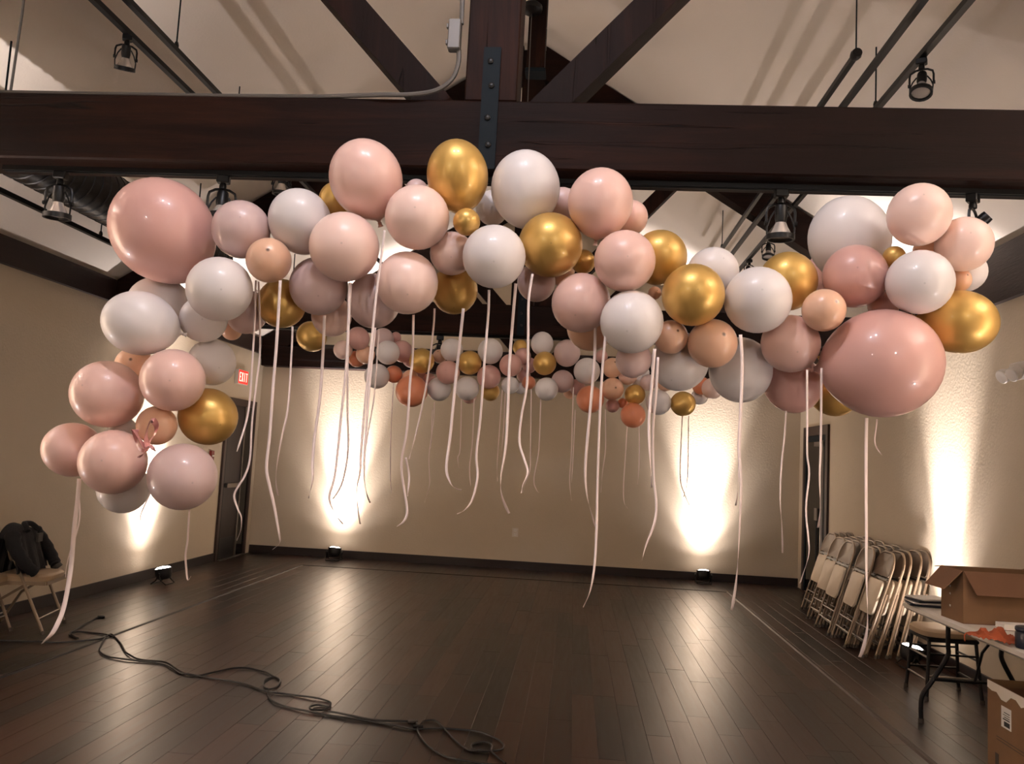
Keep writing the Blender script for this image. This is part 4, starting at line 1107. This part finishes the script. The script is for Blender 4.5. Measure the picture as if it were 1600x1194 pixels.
def body(u, v):      # u across the shoulders, v over the back: from seat level in front, over the top, to behind
    x = (u-.5)*2; s = v
    sh = .255-.02*abs(x)
    fold = .012*math.sin(u*23+2*v)+.008*math.sin(u*41+5*v)
    topz = .84-.10*abs(x)**2.2
    if s < .5:                       # front side hanging down to the seat
        k = 1-s/.5; z = topz-(topz-.475)*k; y = .045-.12*k**.8*(.6+.4*math.cos(x*1.5))+fold*k
    else:
        k = (s-.5)/.5; z = topz-(topz-.40)*k; y = .17+.05*k+fold*k
    if abs(s-.5) < .08: z += .015*(1-abs(s-.5)/.08)
    return (x*sh*(1+.12*(abs(s-.5)*2)), y, z)
cloth_shell(body, 26, 24).build('body', M['cloth'], jk, True)
def sleeve(sx):
    pts = spline([(sx*.20,.07,.77),(sx*.255,.03,.70),(sx*.265,-.04,.60),(sx*.24,-.10,.52),(sx*.21,-.13,.485)], 4)
    rs = [.062-.022*i/(len(pts)-1)+.004*math.sin(i*2.1) for i in range(len(pts))]
    return MB().tube(pts, .05, 10, rs=rs)
for s in (-1, 1): sleeve(s).build('sleeve', M['cloth'], jk, True)
col_pts = spline([(-.10,-.0,.80),(-.06,.04,.845),(0,.07,.852),(.06,.04,.845),(.10,-.0,.80)], 4)
MB().tube(col_pts, .022, 8).build('collar', M['cloth'], jk, True)
MB().box((.02,-.040,.70),(.11,-.022,.77)).build('lining_patch', M['lining'], jk)
cf = MB().lathe([(0,0),(.042,.0),(.045,.03),(.0,.032)], 10, (0,-.4,-.5), (.208,-.128,.49)); cf.build('cuff', M['lining'], jk, True)

# ---------------------------------------------------------------- folding table on the right
TZ = .76
c0 = atz(1410, 938, TZ); TX0 = c0.x; TY1 = c0.y; TX1 = TX0+.76; TY0 = TY1-1.83
tb = empty('folding_table', ((TX0+TX1)/2, (TY0+TY1)/2, 0), 'long grey plastic folding table with black legs, boxes on it, at the right', 'table')
def loc_(o, p): return tuple(Vector(p)-o.location)
hx, hy = .38, .915
MB().bbox((-hx,-hy,TZ-.052),(hx,hy,TZ),.014).build('tabletop', M['tabletop'], tb, True)
MB().box((-hx+.13,-hy+.08,TZ-.078),(-hx+.155,hy-.08,TZ-.053)).box((hx-.155,-hy+.08,TZ-.078),(hx-.13,hy-.08,TZ-.053)).build('side_rail', M['black'], tb)
for sy in (1, -1):
    yy = sy*(hy-.22)
    for sx in (-1, 1):
        MB().tube(spline([(sx*.17,yy,TZ-.06),(sx*.17,yy+.0,.52),(sx*.175,yy,.44),(sx*.27,yy+sy*.01,.27),(sx*.33,yy+sy*.015,.17),(sx*.335,yy+sy*.015,.012)], 4), .0155, 8).build('leg', M['black'], tb, True)
        MB().lathe([(0,0),(.019,0),(.019,.03),(0,.03)], 8, None, (sx*.335,yy+sy*.015,0)).build('foot_cap', M['rubber'], tb, True)
    MB().tube([(-.262,yy,.29),(.262,yy,.29)], .012, 8).build('crossbar', M['black'], tb, True)
    MB().tube([(-.17,yy,TZ-.075),(.17,yy,TZ-.075)], .012, 8).build('pivot_bar', M['black'], tb, True)
    MB().tube([(0,yy,.29+.0),(0,yy-sy*.10,.5),(0,yy-sy*.34,TZ-.06)], .009, 6).build('brace', M['black'], tb, True)

def flap(mb, a, b, d, th=.004):   # panel hinged on edge a-b, free edge offset d
    a, b, d = Vector(a), Vector(b), Vector(d); n = (b-a).cross(d).normalized()*th
    return mb.prism([a, b, b+d*1.0-(b-a).normalized()*.012, a+d+(b-a).normalized()*.012], n)
def carton(org, rz, sx, sy, sz, label, flaps, wall=.005):
    t = empty('cardboard_box', org, label, 'box', None, (0,0,rz))
    MB().box((0,0,0),(sx,sy,wall)).build('bottom', M['cardin'], t)
    MB().box((0,0,wall),(sx,wall,sz)).build('side', M['card'], t)
    MB().box((0,sy-wall,wall),(sx,sy,sz)).build('side', M['card'], t)
    MB().box((0,wall,wall),(wall,sy-wall,sz)).build('side', M['card'], t)
    MB().box((sx-wall,wall,wall),(sx,sy-wall,sz)).build('side', M['card'], t)
    for a, b, d in flaps: flap(MB(), a, b, d).build('flap', M['cardin'], t)
    return t
b0 = atz(1505, 975, TZ); b1 = atz(1468, 962, TZ)
rz = math.atan2(b1.y-b0.y, b1.x-b0.x)-PI/2
bw = max(.2, (b1-b0).length); 
zb = CH  # height of the box from its near upright edge
bh = aty(1505, 893, b0.y).z-TZ
sx = .50
bx = carton((b0.x, b0.y, TZ+.001), rz*.6, sx, bw, bh, 'open brown cardboard box with spread flaps standing on the table', [
    ((0,0,bh),(0,bw,bh),(-.10,.01,-.115)),
    ((sx,0,bh),(0,0,bh),(.03,-.07,-.13)),
    ((0,bw,bh),(sx,bw,bh),(.02,.15,-.02)),
    ((sx,bw,bh),(sx,0,bh),(.16,.0,.06))])
for k, z in enumerate((.18, .13, .05)):
    MB().box((-.0015, bw*.55, bh*.1+z*.9), (-.0002, bw*.55+.014, bh*.1+z*.9+.012)).build('hole_mark', M['paper'], bx)
# items on the table
def on_table(px, py, z=TZ): return atz(px, py, z)
p = on_table(1446, 948)
st = empty('plate_stack', (p.x+.02, p.y+.06, TZ), 'small stack of flat black and white trays at the far end of the table', 'trays')
for k in range(4):
    mt = M['navy'] if k % 2 == 0 else M['paper']
    MB().bbox((-.11+k*.006,-.10-k*.004,.002+k*.014),(.12+k*.004,.10-k*.006,.013+k*.014),.004).build('tray', mt, st).rotation_euler = (0,0,.15*k-.2)
p = on_table(1550, 1000)
oc = empty('orange_cloth', (p.x+.02, p.y, TZ), 'crumpled orange cloth at the table edge in front of the box', 'cloth')
def crump(u, v):
    x = (u-.5)*.26; y = (v-.5)*.15
    z = .004+.040*(math.sin(u*PI)*math.sin(v*PI))*(1+.5*math.sin(u*19+v*7))+.012*abs(math.sin(u*31+v*17))
    return (x+.01*math.sin(v*15), y+.012*math.sin(u*13), z)
o = cloth_shell(crump, 22, 14, .0015).build('fabric', M['orange_cloth'], oc, True); o.rotation_euler = (0,0,-.9)
MB().tube(spline([(-.03,.09,.02),(-.08,.12,.012),(-.115,.10,-.0),(-.123,.08,-.03)], 5), .004, 6).build('strap', M['orange_cloth'], oc, True)
p = on_table(1597, 1014)
jr = empty('navy_jar', (p.x+.035, p.y+.02, TZ), 'dark navy round container at the right edge of the view, on the table', 'jar')
MB().lathe([(0,0),(.05,0),(.055,.01),(.055,.075),(.05,.085),(.0,.085)], 20).build('body', M['navy'], jr, True)
MB().lathe([(.052,.086),(.055,.09),(.055,.102),(.05,.108),(0,.108)], 20).build('lid', M['navy'], jr, True)
p = on_table(1572, 985)
pt = empty('paper_tray', (p.x+.06, p.y+.03, TZ), 'low beige card tray in front of the cardboard box', 'tray')
MB().box((-.08,-.05,.001),(.10,.05,.004)).build('base', M['cardin'], pt)
for a, b in (((-.08,-.05,.004),(.10,-.047,.035)),((-.08,.047,.004),(.10,.05,.035)),((-.08,-.047,.004),(-.077,.047,.035)),((.097,-.047,.004),(.10,.047,.035))):
    MB().box(a, b).build('side', M['tabletop'], pt)
p = on_table(1600, 975)
wr = empty('paper_roll', (p.x+.07, p.y+.05, TZ), 'white paper roll at the right edge of the view behind the navy jar', 'paper roll')
MB().lathe([(.02,0),(.055,0),(.057,.004),(.057,.10),(.055,.104),(.02,.104),(.02,0)], 20).build('roll', M['paper'], wr, True)
MB().lathe([(.0185,.001),(.0195,.001),(.0195,.106),(.0185,.106),(.0185,.001)], 14).build('core', M['card'], wr, True)

# box on the floor under the near end of the table
BZ = .50
c = atz(1543, 1061, BZ)
fb_ = carton((c.x, c.y-.62, .001), 0, .44, .62, BZ-.001, 'tall open brown cardboard box under the table with a white shipping label', [
    ((.0,.62,BZ),(.44,.62,BZ),(.0,-.02,-.16)),
    ((.44,.62,BZ),(.44,.0,BZ),(-.03,.0,-.15))])
# torn strip, label with bars, printed lines on the left side
tp = MB(); pts = [(-.0012,.62,BZ-.002)]
rnd = random.Random(3)
for i in range(12): pts.append((-.0012, .62-i*.05, BZ-.035-rnd.random()*.03-(.02 if 2 < i < 5 else 0)))
pts.append((-.0012,.04,BZ-.002)); tp.prism(pts, (.001,0,0)); tp.build('torn_strip', M['tabletop'], fb_)
lz = atx(1572, 1123, c.x-.002)
ly = lz.y-(c.y-.62)
lb = MB().box((-.0022, ly-.05, lz.z-.055), (-.0002, ly+.05, lz.z+.055)).build('shipping_label', M['paper'], fb_)
for k, (z0, z1) in enumerate(((-.045,-.020),(-.012,-.006),(.0,.004),(.012,.015),(.024,.028))):
    MB().box((-.0030, ly-.038, lz.z+z0), (-.0023, ly+.02+.012*(k%2), lz.z+z1)).build('print_line', M['ink'], lb)
for z in (.30, .285):
    MB().box((-.0016, .12, z-.08), (-.0002, .52, z-.077)).build('print_line', M['rubber'], fb_)
MB().box((-.0016, .50, .02), (-.0002, .535, .13)).build('print_mark', M['rubber'], fb_)

# stool-chair behind the table
f1, f2, f3 = atz(1425, 1080, 0), atz(1451, 1102, 0), atz(1501, 1084, 0)
sc = empty('padded_stool', (0,0,0), 'low stool with tan padded seat and black legs behind the folding table', 'stool')
cx_ = (f2.x+f3.x)/2+.03; cy_ = (f1.y+f2.y)/2+.12
sc.location = (cx_, cy_, 0); SH = .50
n = 24; vs = []; zz = ((SH-.05,.95),(SH-.045,1.0),(SH-.012,1.0),(SH+.004,.92),(SH+.008,.7)); ring = []
for i in range(n):
    a = 2*PI*i/n; ca, sa = math.cos(a), math.sin(a)
    ring.append((.21*abs(ca)**.55*(1 if ca > 0 else -1), .20*abs(sa)**.55*(1 if sa > 0 else -1)))
for z, s in zz:
    for x, y in ring: vs.append((x*s, y*s, z))
vs += [(0,0,SH+.008),(0,0,SH-.05)]; fs = []
for k in range(4):
    for i in range(n): fs.append((k*n+i, k*n+(i+1)%n, (k+1)*n+(i+1)%n, (k+1)*n+i))
for i in range(n): fs.append((4*n+i, 4*n+(i+1)%n, 5*n)); fs.append((i, 5*n+1, (i+1)%n))
MB().add(vs, fs).build('seat', M['cushion'], sc, True)
MB().bbox((-.185,-.175,SH-.085),(.185,.175,SH-.051),.01).build('seat_frame', M['black'], sc)
for sx_ in (-1,1):
    for sy_ in (-1,1):
        MB().tube([(sx_*.165,sy_*.155,SH-.07),(sx_*.195,sy_*.185,.012)], .0135, 8).build('leg', M['black'], sc, True)
        MB().lathe([(0,0),(.017,0),(.016,.03),(0,.03)], 8, None, (sx_*.196,sy_*.186,0)).build('foot_cap', M['rubber'], sc, True)
for z, k in ((.17,.186),(.33,.176)):
    MB().tube([(-k,-k+.01,z),(k,-k+.01,z)], .008, 6).build('stretcher', M['alu' if z < .2 else 'black'], sc, True)
    MB().tube([(-k,k-.01,z),(k,k-.01,z)], .008, 6).build('stretcher', M['black'], sc, True)
    MB().tube([(-k,-k+.01,z-.03),(-k,k-.01,z-.03)], .008, 6).build('stretcher', M['alu'], sc, True)
    MB().tube([(k,-k+.01,z-.03),(k,k-.01,z-.03)], .008, 6).build('stretcher', M['black'], sc, True)

# ---------------------------------------------------------------- cables on the floor
def cable(pts, label, r=.0062, z=.007, plug=None):
    P3 = [atz(x, y, z) for x, y in pts]
    P3 = spline(P3, 5)
    for i, p in enumerate(P3): p.z = z+.004*(1+math.sin(i*.7))*.5
    root = P3[0].copy()
    o = MB().tube([p-root for p in P3], r, 7).build('cable', M['cable'], None, True); o.location = root
    tag(o, label, 'cable', 'black cables on the floor')
    if plug:
        q = atz(plug[0], plug[1], .012)-root
        MB().lathe([(0,-.03),(.012,-.028),(.013,.015),(.009,.03),(0,.03)], 8, (1,.3,0), q).build('plug', M[plug[2]], o, True)
    return o
cable([(-40,1000),(0,1001),(50,1003),(90,1004),(150,1000),(165,995),(175,992),(187,1004),(193,1014),(198,1021),(215,1030),(255,1035),(275,1045),(290,1054),(310,1056),(335,1051),(360,1045),(390,1045),(412,1050),(427,1057),(438,1063),(434,1072),(420,1078),(412,1071),(415,1062),(428,1058),(438,1063)],
      'black cable coming from the left edge and ending in a small loop on the floor')
cable([(163,964),(150,966),(140,972),(128,978),(112,988),(109,993),(122,998),(110,990),(130,988),(160,991),(178,996)], 'short black cable end with plug by the left groove, near the ribbon tip', plug=(158,964,'black'))
cable([(165,996),(158,1008),(156,1018),(165,1025),(195,1031),(250,1037),(270,1046),(283,1053),(300,1055),(340,1062),(385,1070),(415,1081),(450,1085),(490,1091),(513,1096),(516,1103),(505,1110),(490,1110),(484,1106),(498,1102),(516,1106)],
      'black cable running beside the first one to a second small loop')
cable([(420,1078),(418,1084),(425,1096),(445,1104),(485,1113),(520,1119),(560,1125),(600,1131),(640,1139),(658,1140),(700,1139),(740,1143),(770,1152),(786,1164),(782,1172),(760,1175),(740,1172),(738,1164),(752,1160),(768,1164),(768,1176),(790,1193)],
      'black cable running on to the big coil at the bottom of the floor', plug=(653,1136,'black'))
cable([(512,1112),(560,1121),(600,1127),(645,1128),(652,1134),(654,1146),(668,1166),(700,1184),(735,1191),(790,1197)], 'lower black cable sweeping under the big coil, with pale connector', plug=(645,1127,'conduit'))
cable([(655,1137),(663,1127),(680,1127),(698,1143),(715,1162),(735,1173),(752,1173)], 'short black cable loop inside the big coil')
